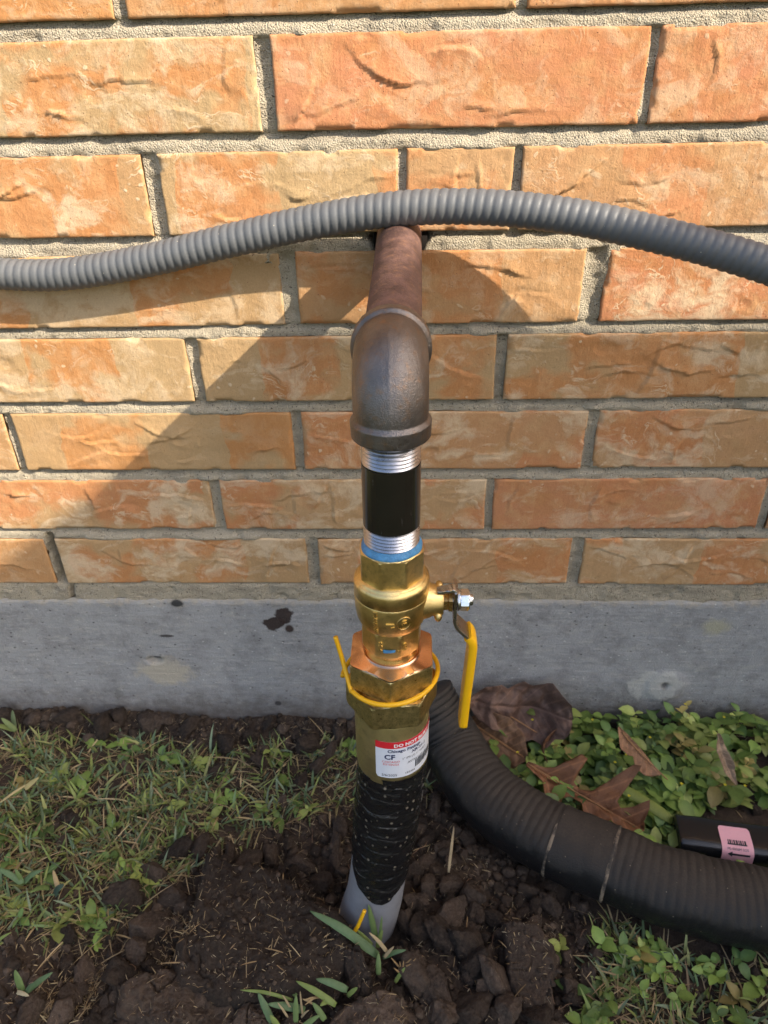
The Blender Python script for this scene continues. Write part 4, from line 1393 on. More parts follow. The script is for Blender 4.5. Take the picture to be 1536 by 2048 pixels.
# ------------------------------------------------------------------ black drain hose on the right
def build_drain():
    def gp(px, py, z): return tuple(at_z(px, py, z))
    ctr = [(.55, -1.45, -4.55), (1.05, -1.95, -5.35), gp(905, 1487, -6.1), gp(945, 1555, -6.35), gp(1000, 1612, -6.45), gp(1100, 1675, -6.5), gp(1219, 1726, -6.5), gp(1320, 1768, -6.5), gp(1425, 1798, -6.5), gp(1536, 1818, -6.5)]
    p = np.array(ctr[-1]); d = np.array(ctr[-1]) - np.array(ctr[-2])
    ctr += [tuple(p + np.array([5, -.8, -.1])), tuple(p + np.array([14, -1.5, -.1])), tuple(p + np.array([30, -2, -.1]))]
    C, s = spline(np.array(ctr), 1400)
    # arc-length of the two seams
    def s_at(px, py):
        q = at_z(px, py, -6.0); return s[np.argmin(np.linalg.norm(C[:, :2] - q[:2], axis=1))]
    s1, s2 = s_at(1108, 1680), s_at(1222, 1722)
    th_ = None

    def r(S, T):
        base = 1.20 + .06 * sstep(0, 8, S)
        pitch = .37 + .07 * np.sin(S * .6)
        rib = np.abs(np.sin(np.pi * (S + .10 * fbm(S * .8, np.cos(T), 0, 2, 8)) / .27))
        amp = .034 * (.4 + .9 * sstep(-.4, .4, fbm(S * .35, np.cos(T) * .8, np.sin(T), 2, 12))) * (1 - sstep(s1 - .15, s1, S) * (1 - sstep(s2, s2 + .15, S)))
        amp = amp * (.12 + .88 * sstep(.0, .95, np.cos(T) * 1.0 + .35 * fbm(S * .5, np.cos(T), 0, 2, 3)))
        rr = base + amp * (rib - .5) + .012 * fbm(S * 3, np.cos(T) * 2, np.sin(T) * 2, 2, 6)
        fold = fbm(S * .9, np.cos(T) * 1.2, np.sin(T) * 1.2, 3, 31)
        rr = rr + .05 * fold + .02 * fbm(S * 2.2, np.cos(T) * 1.5, np.sin(T) * 1.5, 2, 44)
        rr = rr + .03 * sstep(s1 - .03, s1 + .02, S) * (1 - sstep(s2 - .02, s2 + .03, S))
        return rr
    V, F = sweep(C, r, 64, True, s)
    t = thing('drain_hose', 'thick black corrugated drain hose curving over the soil from the foundation to the right', 'hose', C[0])
    obj('corrugated_tube', V, F, M['drain'], t)

    def ring(sx, wid, rad, mat):
        k = np.argmin(np.abs(s - sx)); seg = C[max(0, k - 2):k + 3]
        cc, ss = spline(seg, 9); L = ss[-1]
        V, F = sweep(cc, lambda S, T: rad * (1 + .004 * np.sin(T * 5)) * np.where(np.abs(S - L / 2) < L * .3, 1.0, .985), 64, False)
        return V, F
    V, F = ring(s2, .1, 1.305, None); obj('seam', V, F, M['straw_seam'], t)
    V, F = ring(s1, .1, 1.295, None); obj('seam', V, F, M['straw_seam'], t)


def seam_mat():
    t = NT('dusty_seam')
    p = t.coords()
    M['straw_seam'] = t.done(t.mix(t.ramp(t.noise(p, 3, 4, .7), .42, .6), (.05, .042, .035), (.22, .17, .12)), .8, 0, None, .3)


seam_mat()
build_drain()


def build_tube():
    """black plastic bar with a pink sticker, behind the hose"""
    a, b = at_z(1352, 1668, -6.55), at_z(1600, 1700, -6.55)
    d = (b - a); d[2] = 0; d /= np.linalg.norm(d); nrm = np.array([-d[1], d[0], 0])
    Lx = 13.0; w, h = .70, .72
    t = thing('plastic_tube', 'glossy black plastic tube with a pink sticker behind the drain hose', 'plastic tube', (a[0], a[1], -7.7))
    m = 32; aa = np.linspace(0, 2 * np.pi, m, endpoint=False)
    sx = np.sign(np.cos(aa)) * np.abs(np.cos(aa)) ** .45 * w; sz = np.sign(np.sin(aa)) * np.abs(np.sin(aa)) ** .45 * h
    xs = np.concatenate([[0, .02, .06], np.linspace(.15, Lx, 60)])
    sc = np.concatenate([[.93, .975, 1.0], np.ones(60)])
    zc = -6.86
    V = np.concatenate([a[None] * np.array([1, 1, 0]) + np.array([0, 0, zc]) + d * x + (sx * k)[:, None] * nrm + (sz * k * (1 + .03 * math.sin(x * 2)))[:, None] * np.array([0, 0, 1]) for x, k in zip(xs, sc)])
    F = [tuple(f) for f in grid_faces(len(xs), m, True)]
    F.append(tuple(range(m))[::-1]); F.append(tuple(range((len(xs) - 1) * m, len(xs) * m)))
    obj('tube_body', V, F, M['gloss_black'], t, True, sharp=50)
    # sticker bent over the front edge
    q = at_z(1466, 1690, -6.5); x0 = float((q - a) @ d) - .52
    prof = np.array([[aa_, 0] for aa_ in np.linspace(math.radians(112), math.radians(190), 26)])

    def sect(al, lift):
        return (np.sign(np.cos(al)) * np.abs(np.cos(al)) ** .45 * (w + lift), np.sign(np.sin(al)) * np.abs(np.sin(al)) ** .45 * (h + lift))
    als = np.linspace(math.radians(84), math.radians(205), 60)
    pts = np.array([sect(x, .02) for x in als])
    arc = np.concatenate([[0], np.cumsum(np.linalg.norm(np.diff(pts, axis=0), axis=1))])

    def on(u, v, lift):
        """u along the tube, v down over the edge"""
        al = np.interp(v, arc, als)
        y = np.interp(v, arc, pts[:, 0]); z = np.interp(v, arc, pts[:, 1])
        yo = y * (1 + lift / w); zo = z * (1 + lift / h)
        return a[None] * np.array([1, 1, 0]) + np.array([0, 0, zc]) + d * (x0 + u)[:, None] + yo[:, None] * nrm + zo[:, None] * np.array([0, 0, 1])
    W_, H_ = 1.05, min(1.55, arc[-1])
    U = np.linspace(0, W_, 20); Vv = np.linspace(0, H_, 24)
    UU, VV = np.meshgrid(U, Vv, indexing='ij')
    cr = .1
    dd = np.minimum(UU, W_ - UU); inset = np.where(dd < cr, cr - np.sqrt(np.clip(cr ** 2 - (cr - dd) ** 2, 0, None)), 0)
    VV2 = inset + (H_ - 2 * inset) * VV / H_
    lab = obj('pink_sticker', on(UU.ravel(), VV2.ravel(), .012), [tuple(f) for f in grid_faces(20, 24)], M['pink'], t)

    def patch(u0, u1, v0, v1):
        A, B = np.meshgrid(np.linspace(u0, u1, 3), np.linspace(v0, v1, 6), indexing='ij')
        return on(A.ravel(), B.ravel(), .020), [tuple(f) for f in grid_faces(3, 6)]
    bars = [patch(x, x + w_, .52, .66) for x, w_ in [(.22, .03), (.28, .05), (.36, .02), (.41, .05), (.49, .06), (.58, .03), (.63, .05), (.71, .03), (.77, .06)]]
    bars.append(patch(.2, .85, .65, .70))
    V, F = join(bars); obj('barcode', V, F, M['black_print'], lab, False)
    Vt, Ft = text_mesh('PE-4006M SOS', .115, 0, 'CENTER')
    obj('lettering', on(W_ / 2 + Vt[:, 0], 0.87 - Vt[:, 1], .020), Ft, M['black_print'], lab, False)
    V, F = join([patch(.30, .92, .98, 1.05)])
    A = np.array([[.18, 1.015], [.34, .92], [.34, 1.11]])
    V2 = on(A[:, 0], A[:, 1], .020)
    V, F = join([(V, F), (V2, [(0, 1, 2)])]); obj('arrow', V, F, M['black_print'], lab, False)


build_tube()


# ------------------------------------------------------------------ dry leaves
LEAF_VEIN = []


def leaf_mesh(outline_l, outline_r, length, n=60, m=15, shear=.0, curl=0.0, cup=0.0, crumple=0.0, seed=0):
    """outline_*: list of (s, half-width) along the midrib, both in units of length"""
    s = np.linspace(0, 1, n); t = np.linspace(-1, 1, m)
    wl = np.interp(s, *np.array(outline_l).T); wr = np.interp(s, *np.array(outline_r).T)
    S, T = np.meshgrid(s, t, indexing='ij')
    Wd = np.where(T < 0, wl[:, None], wr[:, None])
    x = S + shear * np.abs(T) * Wd * 1.0
    y = T * Wd
    z = cup * (y ** 2) * 4 + curl * (x - .4) ** 2 + crumple * (fbm(x * 3, y * 3, seed, 3, seed) + .4 * fbm(x * 9, y * 9, seed, 2, seed + 1))
    z = z - .02 * np.exp(-(y / .02) ** 2) + crumple * .9 * (.25 - np.abs(fbm(x * 2.4 + 3, y * 2.4, seed, 3, seed + 4)))
    z = z + .10 * np.abs(T) ** 4 * fbm(x * 3, T * .5, seed, 2, seed + 6) 
    LEAF_VEIN.append((np.maximum(np.exp(-(y / .012) ** 2), .7 * sstep(.10, .02, np.abs(((S - .55 * np.abs(y)) * 9) % 1 - .5)) * (np.abs(T) < .95))).ravel())
    V = np.stack([x - .5, y, z], -1).reshape(-1, 3) * length
    return V, grid_faces(n, m)


def euler(rx, ry, rz):
    cx, sx, cy, sy, cz, sz = math.cos(rx), math.sin(rx), math.cos(ry), math.sin(ry), math.cos(rz), math.sin(rz)
    Rx = np.array([[1, 0, 0], [0, cx, -sx], [0, sx, cx]]); Ry = np.array([[cy, 0, sy], [0, 1, 0], [-sy, 0, cy]]); Rz = np.array([[cz, -sz, 0], [sz, cz, 0], [0, 0, 1]])
    return Rz @ Ry @ Rx


def place_leaf(label, V, F, pos, rot, col, stem=None, turn=0.0):
    V = V @ rotz(turn).T
    if stem is not None: stem = np.array(stem) @ rotz(turn).T
    V = V @ euler(*rot).T + np.array(pos)
    c = np.tile(np.array(col), (len(V), 1)) * (1 + .25 * fbm(V[:, 0] * 2, V[:, 1] * 2, V[:, 2] * 2, 3, 3))[:, None]
    c = c * (1 + .75 * LEAF_VEIN[-1])[:, None]
    t = thing('dry_leaf', label, 'leaf', pos, 'dry leaves by the foundation')
    o = obj('leaf_blade', V, F, M['leaf'], t, True, cols=c)
    md = o.modifiers.new('thickness', 'SOLIDIFY'); md.thickness = .012 * I
    if stem is not None:
        St = np.array(stem) @ euler(*rot).T + np.array(pos)
        C, s = spline(St, 30)
        Vs, Fs = sweep(C, lambda S, T: .035 - .012 * S / s[-1], 8)
        obj('leaf_stalk', Vs, Fs, M['leaf'], t, True, cols=np.tile(np.array([.30, .16, .07]), (len(Vs), 1)))


def build_leaves():
    broad = [(0, .02), (.08, .16), (.2, .20), (.3, .24), (.38, .20), (.5, .30), (.6, .26), (.72, .30), (.82, .20), (.9, .18), (1, .02)]
    broad2 = [(0, .02), (.1, .18), (.25, .22), (.33, .18), (.45, .28), (.55, .24), (.7, .32), (.8, .24), (.92, .16), (1, .02)]
    p = at_y(1035, 1415, -.9)
    V, F = leaf_mesh(broad, broad2, 4.3, 110, 41, .25, .35, .45, .13, 3)
    place_leaf('large dark purple-brown crumpled leaf leaning on the foundation', V, F, p, (math.radians(58), math.radians(6), math.radians(-6)), (.115, .068, .050),
               [(-2.0, .1, .0), (-1.2, -.15, .12), (-.2, -.4, .2), (.9, -.85, .25)])
    p = at_z(992, 1478, -6.6)
    V, F = leaf_mesh([(0, .03), (.15, .25), (.4, .36), (.7, .34), (.9, .22), (1, .03)], [(0, .03), (.2, .28), (.5, .36), (.8, .26), (1, .04)], 2.9, 80, 31, .1, .1, .2, .08, 8)
    place_leaf('flat tan brown leaf with pale veins beside the drain hose', V, F, p, (math.radians(38), math.radians(10), math.radians(-35)), (.155, .085, .045),
               [(-1.3, 0, .05), (0, 0, .04), (1.3, .02, .05)])
    # pointed-lobed oak leaf
    lob = [(0, .02), (.10, .05), (.16, .07), (.22, .26), (.29, .31), (.34, .10), (.40, .05), (.50, .06), (.56, .34), (.63, .43), (.68, .12), (.74, .06), (.80, .09), (.85, .22), (.90, .20), (.95, .06), (1, .01)]
    lob2 = [(0, .02), (.12, .05), (.18, .09), (.25, .30), (.31, .29), (.36, .08), (.44, .05), (.52, .08), (.60, .40), (.66, .42), (.71, .10), (.77, .06), (.83, .12), (.88, .21), (.92, .16), (.96, .05), (1, .01)]
    p = at_z(1165, 1592, -6.45)
    V, F = leaf_mesh(lob, lob2, 4.7, 150, 35, .35, .06, .16, .06, 12)
    place_leaf('reddish brown oak leaf with deep pointed lobes behind the drain hose', V, F, p, (math.radians(24), math.radians(6), math.radians(-33)), (.165, .075, .035),
               [(-2.3, 0, .03), (0, 0, .0), (2.2, .0, .05)])
    p = at_z(1275, 1500, -5.6)
    V, F = leaf_mesh([(0, .02), (.1, .10), (.25, .22), (.4, .20), (.5, .14), (.62, .24), (.8, .22), (.92, .14), (1, .02)], [(0, .02), (.2, .05), (.6, .06), (1, .02)], 2.3, 70, 25, .1, .2, .4, .07, 17)
    place_leaf('small folded brown leaf standing in the green plants by the foundation', V, F, p, (math.radians(48), 0, math.radians(4)), (.20, .105, .055),
               [(-.9, 0, .1), (0, 0, .02), (1.55, .1, .1)], math.radians(-52))
    p = at_z(1447, 1515, -5.5)
    V, F = leaf_mesh([(0, .02), (.3, .12), (.7, .14), (1, .02)], [(0, .02), (.3, .10), (.7, .12), (1, .02)], 1.9, 50, 11, 0, .5, 1.5, .10, 23)
    place_leaf('thin shrivelled pale brown leaf curled among the green plants', V, F, p, (math.radians(48), 0, 0), (.24, .165, .105), None, math.radians(-75))
    # lower corner of the dark leaf that sticks up
    p = at_z(1085, 1490, -6.5)
    V, F = leaf_mesh([(0, .03), (.3, .16), (.7, .14), (1, .01)], [(0, .03), (.4, .14), (.8, .10), (1, .01)], 1.5, 40, 9, 0, 1.2, .8, .03, 29)
    place_leaf('small curled rust-brown leaf end in front of the dark crumpled leaf', V, F, p, (math.radians(80), math.radians(-30), math.radians(80)), (.12, .055, .025), None)


build_leaves()


# ------------------------------------------------------------------ grass, ground cover, straw
def blades(bases, lens, widths, heads, leans, cols, curve=.6, nseg=5, rs=None):
    """many grass blades in one go: arrays of n; returns V, F, cols"""
    n = len(bases); rs = rs or np.random.default_rng(1)
    u = np.linspace(0, 1, nseg + 1)
    d = np.stack([np.cos(heads), np.sin(heads)], -1)              # lean direction
    side = np.stack([-d[:, 1], d[:, 0]], -1)
    ang = leans[:, None] + curve * u[None] * (1 + .3 * rs.normal(size=(n, 1)))
    step = lens[:, None] / nseg
    hx = np.concatenate([np.zeros((n, 1)), np.cumsum(np.sin(ang[:, :-1]) * step, 1)], 1)
    hz = np.concatenate([np.zeros((n, 1)), np.cumsum(np.cos(ang[:, :-1]) * step, 1)], 1)
    w = widths[:, None] * np.array([.75, 1.0, 1.0, .85, .55, .05][:nseg + 1] if nseg == 5 else np.interp(u, [0, .2, .6, 1], [.7, 1, .9, .05]))[None]
    twist = rs.normal(0, .5, (n, 1))
    C = np.zeros((n, nseg + 1, 3))
    C[..., :2] = bases[:, None, :2] + hx[..., None] * d[:, None]; C[..., 2] = bases[:, None, 2] + hz
    sv = np.zeros((n, nseg + 1, 3)); sv[..., :2] = side[:, None] * np.cos(twist)[..., None]; sv[..., 2] = np.sin(twist)
    fold = np.zeros_like(sv); fold[..., 2] = .22 * w
    Lp = C - sv * w[..., None] / 2 + fold; Rp = C + sv * w[..., None] / 2 + fold
    V = np.stack([Lp, C, Rp], 2).reshape(-1, 3)                    # index ((i*(nseg+1)+k)*3 + j)
    i = np.arange(n)[:, None, None]; k = np.arange(nseg)[None, :, None]; j = np.arange(2)[None, None, :]
    a = (i * (nseg + 1) + k) * 3 + j
    F = np.stack([a, a + 1, a + 4, a + 3], -1).reshape(-1, 4)
    Cc = np.repeat(cols, (nseg + 1) * 3, 0)
    return V, F, Cc


GREENS = np.array([[.115, .150, .040], [.090, .135, .055], [.150, .175, .050], [.075, .110, .055], [.170, .175, .065], [.110, .140, .085]])
DRYS = np.array([[.30, .22, .11], [.38, .29, .16], [.22, .15, .08], [.26, .21, .10]])


def grass_density(x, y):
    s = soil_mask(x, y)
    d = (1 - s) * np.where(x < 2.2, np.interp(x, [-40, -9, -6, -2, 0, 2.2], [1, 1, .8, .6, .4, .25]), np.where(y < -8.3, .8, .02))
    # patchy
    return d * (.35 + .85 * sstep(-.25, .35, fbm(x * .6, y * .6, 0, 3, 151)))


def in_tube(x, y):
    return (x > 9.6) & (np.abs(y + 5.75) < 1.15)


DRAIN_P = [(905, 1487), (945, 1555), (1000, 1612), (1100, 1675), (1219, 1726), (1320, 1768), (1425, 1798), (1536, 1818)]


def drain_clear(x, y, r=1.25):
    P = np.array([(.9, -1.8)] + [tuple(at_z(a, b, -6.5)[:2]) for a, b in DRAIN_P] + [(40, -11)])
    u = np.linspace(0, 1, 40)[:, None]
    Q = np.concatenate([P[i] + (P[i + 1] - P[i]) * u for i in range(len(P) - 1)])
    return np.min((x[:, None] - Q[:, 0]) ** 2 + (y[:, None] - Q[:, 1]) ** 2, 1) > r * r


def build_grass():
    rs = np.random.default_rng(301)
    x = rs.uniform(-34, 34, 135000); y = rs.uniform(-24, -.15, 135000)
    inside = (np.abs(x) < 17) & (y > -14)
    keep = rs.random(len(x)) < grass_density(x, y) * np.where(inside, 1.0, .45)
    x, y = x[keep], y[keep]
    k = drain_clear(x, y) & ~in_tube(x, y) & ((x + 1.2) ** 2 + (y + 8.6) ** 2 > 1.7)
    x, y = x[k], y[k]
    n = len(x)
    # choose about 60 per cent as green blades, the rest are thatch
    kind = rs.random(n)
    z = ground_z(x, y) - .04
    lens = np.where(kind < .52, rs.uniform(.3, .95, n), rs.uniform(.3, 1.3, n)) * np.where(rs.random(n) < .06, 1.5, 1)
    wid = np.where(kind < .52, rs.uniform(.045, .13, n), rs.uniform(.025, .07, n))
    lean = np.where(kind < .52, rs.uniform(.25, 1.25, n), rs.uniform(.9, 1.52, n))
    g = GREENS[rs.integers(0, 6, n)] * rs.uniform(.9, 2.1, (n, 1)); dr = DRYS[rs.integers(0, 4, n)] * rs.uniform(.6, 1.6, (n, 1))
    cols = np.where((kind < .52)[:, None], g, dr)
    V, F, C = blades(np.stack([x, y, z], -1), lens, wid, rs.uniform(0, 6.283, n), lean, cols, .5, 5, rs)
    V[:, 1] = np.minimum(V[:, 1], -.13)
    o = obj('lawn_grass', V, F, M['grass'], None, True, cols=C)
    tag(o, 'short patchy lawn grass mixed with dry thatch', 'grass', kind='stuff')


def oval_leaves(pos, axis_d, nrm, lens, wids, cols, rs, fold=.25, droop=.35):
    """small oval leaves, 4 x 2 faces each"""
    n = len(pos)
    u = np.array([0, .25, .55, .82, 1.0]); w = np.array([.12, .85, 1.0, .62, .04])
    sd = np.cross(nrm, axis_d); sd /= np.linalg.norm(sd, axis=1)[:, None]
    C = pos[:, None] + axis_d[:, None] * (lens[:, None] * u)[..., None] - nrm[:, None] * (droop * lens[:, None] * u ** 2)[..., None]
    off = (wids[:, None] / 2 * w)[..., None]
    Lp = C - sd[:, None] * off + nrm[:, None] * off * fold; Rp = C + sd[:, None] * off + nrm[:, None] * off * fold
    V = np.stack([Lp, C, Rp], 2).reshape(-1, 3)
    i = np.arange(n)[:, None, None]; k = np.arange(4)[None, :, None]; j = np.arange(2)[None, None, :]
    a = (i * 5 + k) * 3 + j
    F = np.stack([a, a + 1, a + 4, a + 3], -1).reshape(-1, 4)
    cc = np.repeat(cols, 15, 0).reshape(n, 5, 3, 3)
    cc[:, :, 1] *= 1.18
    return V, F, cc.reshape(-1, 3)


def build_cover():
    rs = np.random.default_rng(402)

    def region(x, y):
        yb = np.interp(x, [2.5, 3.6, 5.5, 8, 12, 40], [-2.2, -4.2, -6.0, -6.9, -7.6, -9])
        return sstep(2.3, 3.4, x) * sstep(-.3, .3, y - yb) * (.30 + .95 * sstep(-.25, .25, fbm(x * .7, y * .7, 0, 3, 161)))
    # rosettes: sprigs with opposite pairs of leaves up a short stem
    sx = rs.uniform(2.3, 34, 2200); sy = rs.uniform(-8.5, -.35, 2200)
    keep = rs.random(2200) < region(sx, sy) * np.where(sx < 16, 1, .4)
    sx, sy = sx[keep], sy[keep]
    k = drain_clear(sx, sy, 1.15) & ~in_tube(sx, sy); sx, sy = sx[k], sy[k]
    # thin scatter below the hose and over the left lawn
    ex = rs.uniform(5, 15, 260); ey = rs.uniform(-13.5, -9.3, 260); kk = (rs.random(260) < .42) & drain_clear(ex, ey, 1.3); ex, ey = ex[kk], ey[kk]
    lx = rs.uniform(-17, 0, 1500); ly = rs.uniform(-10, -1, 1500); kk = rs.random(1500) < .09 * grass_density(lx, ly); lx, ly = lx[kk], ly[kk]
    sx = np.concatenate([sx, ex, lx]); sy = np.concatenate([sy, ey, ly])
    tall = np.concatenate([np.ones(len(sx) - len(ex) - len(lx)), np.full(len(ex), .45), np.full(len(lx), .22)])
    pos, ax, nr, ln, wd, cl = [], [], [], [], [], []
    stems = []
    for i in range(len(sx)):
        h = rs.uniform(.35, 1.25) * tall[i] * (1.25 if sy[i] > -1.6 else 1.0)
        z0 = g0(sx[i], sy[i])
        hd = rs.uniform(0, 6.283); ln_ = rs.uniform(0, .5)
        tipd = np.array([math.cos(hd) * math.sin(ln_), math.sin(hd) * math.sin(ln_) - .12, math.cos(ln_)])
        base = np.array([sx[i], sy[i], z0])
        npair = 3 if tall[i] > .5 else 2
        tone = rs.choice([0, 1, 2, 3], p=[.42, .28, .25, .05]); c0 = np.array([[.140, .205, .045], [.085, .140, .040], [.230, .270, .070], [.26, .21, .07]][tone]) * rs.uniform(.7, 1.7)
        for q in range(npair):
            f = 1 - q * .28
            a0 = hd + q * 1.57 + rs.normal(0, .25)
            for sgn in (0, math.pi):
                a = a0 + sgn + rs.normal(0, .2)
                el = rs.uniform(-.1, .6) + (.35 if q == 0 else 0)
                pos.append(base + tipd * h * f); ax.append((math.cos(a) * math.cos(el), math.sin(a) * math.cos(el), math.sin(el)))
                nr.append((-math.cos(a) * math.sin(el) + rs.normal(0, .2), -math.sin(a) * math.sin(el) + rs.normal(0, .2), math.cos(el)))
                L_ = rs.choice([rs.uniform(.22, .42), rs.uniform(.4, .7), rs.uniform(.65, .95)], p=[.22, .46, .32]) * (1.0 if tall[i] > .5 else .75) * (.8 if q == 0 else 1)
                ln.append(L_); wd.append(L_ * rs.uniform(.55, .8)); cl.append(c0 * rs.uniform(.85, 1.15))
        stems.append((base, base + tipd * h))
    pos, ax, nr = np.array(pos), np.array(ax), np.array(nr)
    nr = nr - ax * (nr * ax).sum(1)[:, None]; nr /= np.linalg.norm(nr, axis=1)[:, None]
    V, F, C = oval_leaves(pos, ax, nr, np.array(ln), np.array(wd), np.array(cl), rs)
    # stems: three-sided rods
    SV, SF = [], []; n0 = len(V)
    tri = [(math.cos(a), math.sin(a)) for a in (0, 2.1, 4.2)]
    for (p, q) in stems:
        b = n0 + len(SV)
        SV += [(p[0] + .02 * c, p[1] + .02 * s_, p[2]) for c, s_ in tri] + [(q[0] + .015 * c, q[1] + .015 * s_, q[2]) for c, s_ in tri]
        SF += [(b + a, b + (a + 1) % 3, b + 3 + (a + 1) % 3, b + 3 + a) for a in range(3)]
    V = np.concatenate([V, np.array(SV)]); F = np.concatenate([F, np.array(SF)]); C = np.concatenate([C, np.tile([[.09, .12, .04]], (len(SV), 1))])
    V[:, 1] = np.minimum(V[:, 1], -.13)
    o = obj('ground_cover', V, F, M['clover'], None, True, cols=C)
    tag(o, 'low green plants with small oval leaves along the foundation', 'ground cover', kind='stuff')
    # tiny yellow flowers
    fp = [(1065, 1440), (1185, 1440), (1300, 1475), (1370, 1408), (1448, 1435), (1252, 1510), (1230, 1525), (1363, 1568), (1258, 1592), (1290, 1618), (1490, 1572), (1035, 1505), (1450, 1570)]
    Vs, Fs, n = [], [], 0; Cs = []
    for (px, py) in fp:
        c = at_z(px, py, -6.1)
        c[1] = min(c[1], -.4)
        a = np.arange(5) * 2 * np.pi / 5
        for k in range(5):
            d = np.array([math.cos(a[k]), math.sin(a[k]), .45]); sd = np.array([-d[1], d[0], 0])
            Vs.append(np.array([c, c + d * .04 + sd * .025, c + d * .065, c + d * .04 - sd * .025])); Fs.append([n, n + 1, n + 2, n + 3]); n += 4
    o = obj('yellow_flowers', np.concatenate(Vs), np.array(Fs), M['clover'], None, True, cols=np.tile([[.62, .50, .02]], (n, 1)))
    tag(o, 'tiny yellow flowers dotted through the green plants', 'flowers', kind='stuff')


def top_z():
    from mathutils.bvhtree import BVHTree
    bs = [BVHTree.FromPolygons([tuple(v) for v in V], [tuple(int(i) for i in f) for f in F]) for V, F in SLABS]

    def f(x, y):
        z = ground_z(x, y)
        for i in range(len(x)):
            for b in bs:
                h = b.ray_cast(Vector((x[i], y[i], 5)), Vector((0, 0, -1)))[0]
                if h is not None and h.z > z[i]: z[i] = h.z
        return z
    return f


def build_straw():
    rs = np.random.default_rng(505)
    tz = top_z()
    x = rs.uniform(-18, 12, 4200); y = rs.uniform(-13.4, -.4, 4200)
    k = ((x + 1.2) ** 2 + (y + 8.6) ** 2 > 1.3) & drain_clear(x, y, 1.2) & ((x < 3) | (y < -8)); x, y = x[k], y[k]
    keep = rs.random(len(x)) < .55; x, y = x[keep], y[keep]
    # a denser drift of chopped straw on the left ridge
    cx = [at_z(px, py, -7.2)[:2] for px, py in [(150, 1950), (110, 2000), (90, 2010), (165, 1930), (130, 1975), (370, 1855), (345, 1875)]]
    for c in cx:
        m = 75
        x = np.concatenate([x, c[0] + rs.normal(0, .42, m)]); y = np.concatenate([y, c[1] + rs.normal(0, .42, m)])
    n = len(x)
    z0_ = ground_z(x, y); z = tz(x, y); z = np.where(z > z0_ + .02, z + .03, z0_ + rs.uniform(.02, .30, n))
    L = rs.uniform(.10, .42, n) * np.where(rs.random(n) < .08, 2.6, 1)
    W = rs.uniform(.012, .034, n) * np.where(L > .5, 1.6, 1)
    col = np.array([[.36, .27, .15], [.46, .36, .20], [.30, .20, .10], [.24, .17, .09]])[rs.integers(0, 4, n)] * rs.uniform(.6, 1.2, (n, 1))
    V, F, C = blades(np.stack([x, y, z], -1), L, W, rs.uniform(0, 6.283, n), rs.uniform(1.1, 1.75, n), col, .3, 3, rs)
    V[:, 1] = np.minimum(V[:, 1], -.13)
    o = obj('straw_bits', V, F, M['straw'], None, True, cols=C)
    tag(o, 'bits of dry straw and grass clippings strewn on the soil', 'straw', kind='stuff')
    # hair-fine fibres and bits of chaff
    x = rs.uniform(-17, 9, 5200); y = rs.uniform(-13.4, -.4, 5200)
    k = (rs.random(5200) < .25 + .75 * soil_mask(x, y)) & ((x + 1.2) ** 2 + (y + 8.6) ** 2 > 1.3) & drain_clear(x, y, 1.2) & ((x < 4) | (y < -8)); x, y = x[k], y[k]; n = len(x)
    z0_ = ground_z(x, y); z = tz(x, y); z = np.where(z > z0_ + .02, z + .02, z0_ + rs.uniform(.03, .45, n))
    col = np.array([[.40, .31, .19], [.50, .42, .28], [.30, .21, .12]])[rs.integers(0, 3, n)] * rs.uniform(.6, 1.2, (n, 1))
    V, F, C = blades(np.stack([x, y, z], -1), rs.uniform(.05, .26, n), rs.uniform(.008, .018, n), rs.uniform(0, 6.283, n), rs.uniform(.9, 1.9, n), col, .8, 3, rs)
    V[:, 1] = np.minimum(V[:, 1], -.13)
    o = obj('plant_fibres', V, F, M['straw'], None, True, cols=C)
    tag(o, 'hair-fine pale plant fibres sprinkled over the dark soil', 'fibres', kind='stuff')
    # fine roots
    parts = []
    for i in range(46):
        x, y = rs.uniform(-12, 6), rs.uniform(-13, -5)
        if soil_mask(x, y) < .5: continue
        p = np.array([x, y, g0(x, y) + rs.uniform(.1, .4)]); pts = [p]
        h = rs.uniform(0, 6.28)
        for k in range(5):
            h += rs.normal(0, .7); p = p + np.array([math.cos(h), math.sin(h), rs.normal(0, .35)]) * rs.uniform(.12, .3); pts.append(p)
        C, s = spline(np.array(pts), 20)
        parts.append(sweep(C, lambda S, T: .013 + 0 * S, 5))
    V, F = join(parts)
    o = obj('root_fibres', V, F, M['straw'], None, True, cols=np.tile([[.20, .12, .075]], (len(V), 1)))
    tag(o, 'thin pale root fibres sticking out of the dug soil', 'roots', kind='stuff')


def blade_part(parent, base, pts, w, col, dry=False):
    """one grass blade as a part: pts are offsets from base"""
    C, s = spline(np.array([base]) + np.array(pts, float), 14)
    T, N, B = frames(C)
    up = np.array([0, -.5, 1.0])
    sd = np.cross(T, up); sd /= np.linalg.norm(sd, axis=1)[:, None]
    nn = np.cross(sd, T)
    u = np.linspace(0, 1, 14); ww = w * np.interp(u, [0, .15, .6, .9, 1], [.7, 1, .95, .5, .06])
    V = np.stack([C - sd * ww[:, None] / 2 + nn * ww[:, None] * .15, C, C + sd * ww[:, None] / 2 + nn * ww[:, None] * .15], 1).reshape(-1, 3)
    o = obj('blade', V, [tuple(f) for f in grid_faces(14, 3)], M['straw' if dry else 'grass'], parent, True, cols=np.tile(np.array(col), (len(V), 1)))
    md = o.modifiers.new('thickness', 'SOLIDIFY'); md.thickness = .008 * I


def px_blade(parent, a, b, za, zb, w, col, sag=.0, dry=False):
    """blade from photo pixel a at height za to pixel b at height zb"""
    p, q = at_z(*a, za), at_z(*b, zb)
    m = (p + q) / 2 + np.array([0, 0, sag])
    blade_part(parent, np.zeros(3), [p, m, q], w, col, dry)


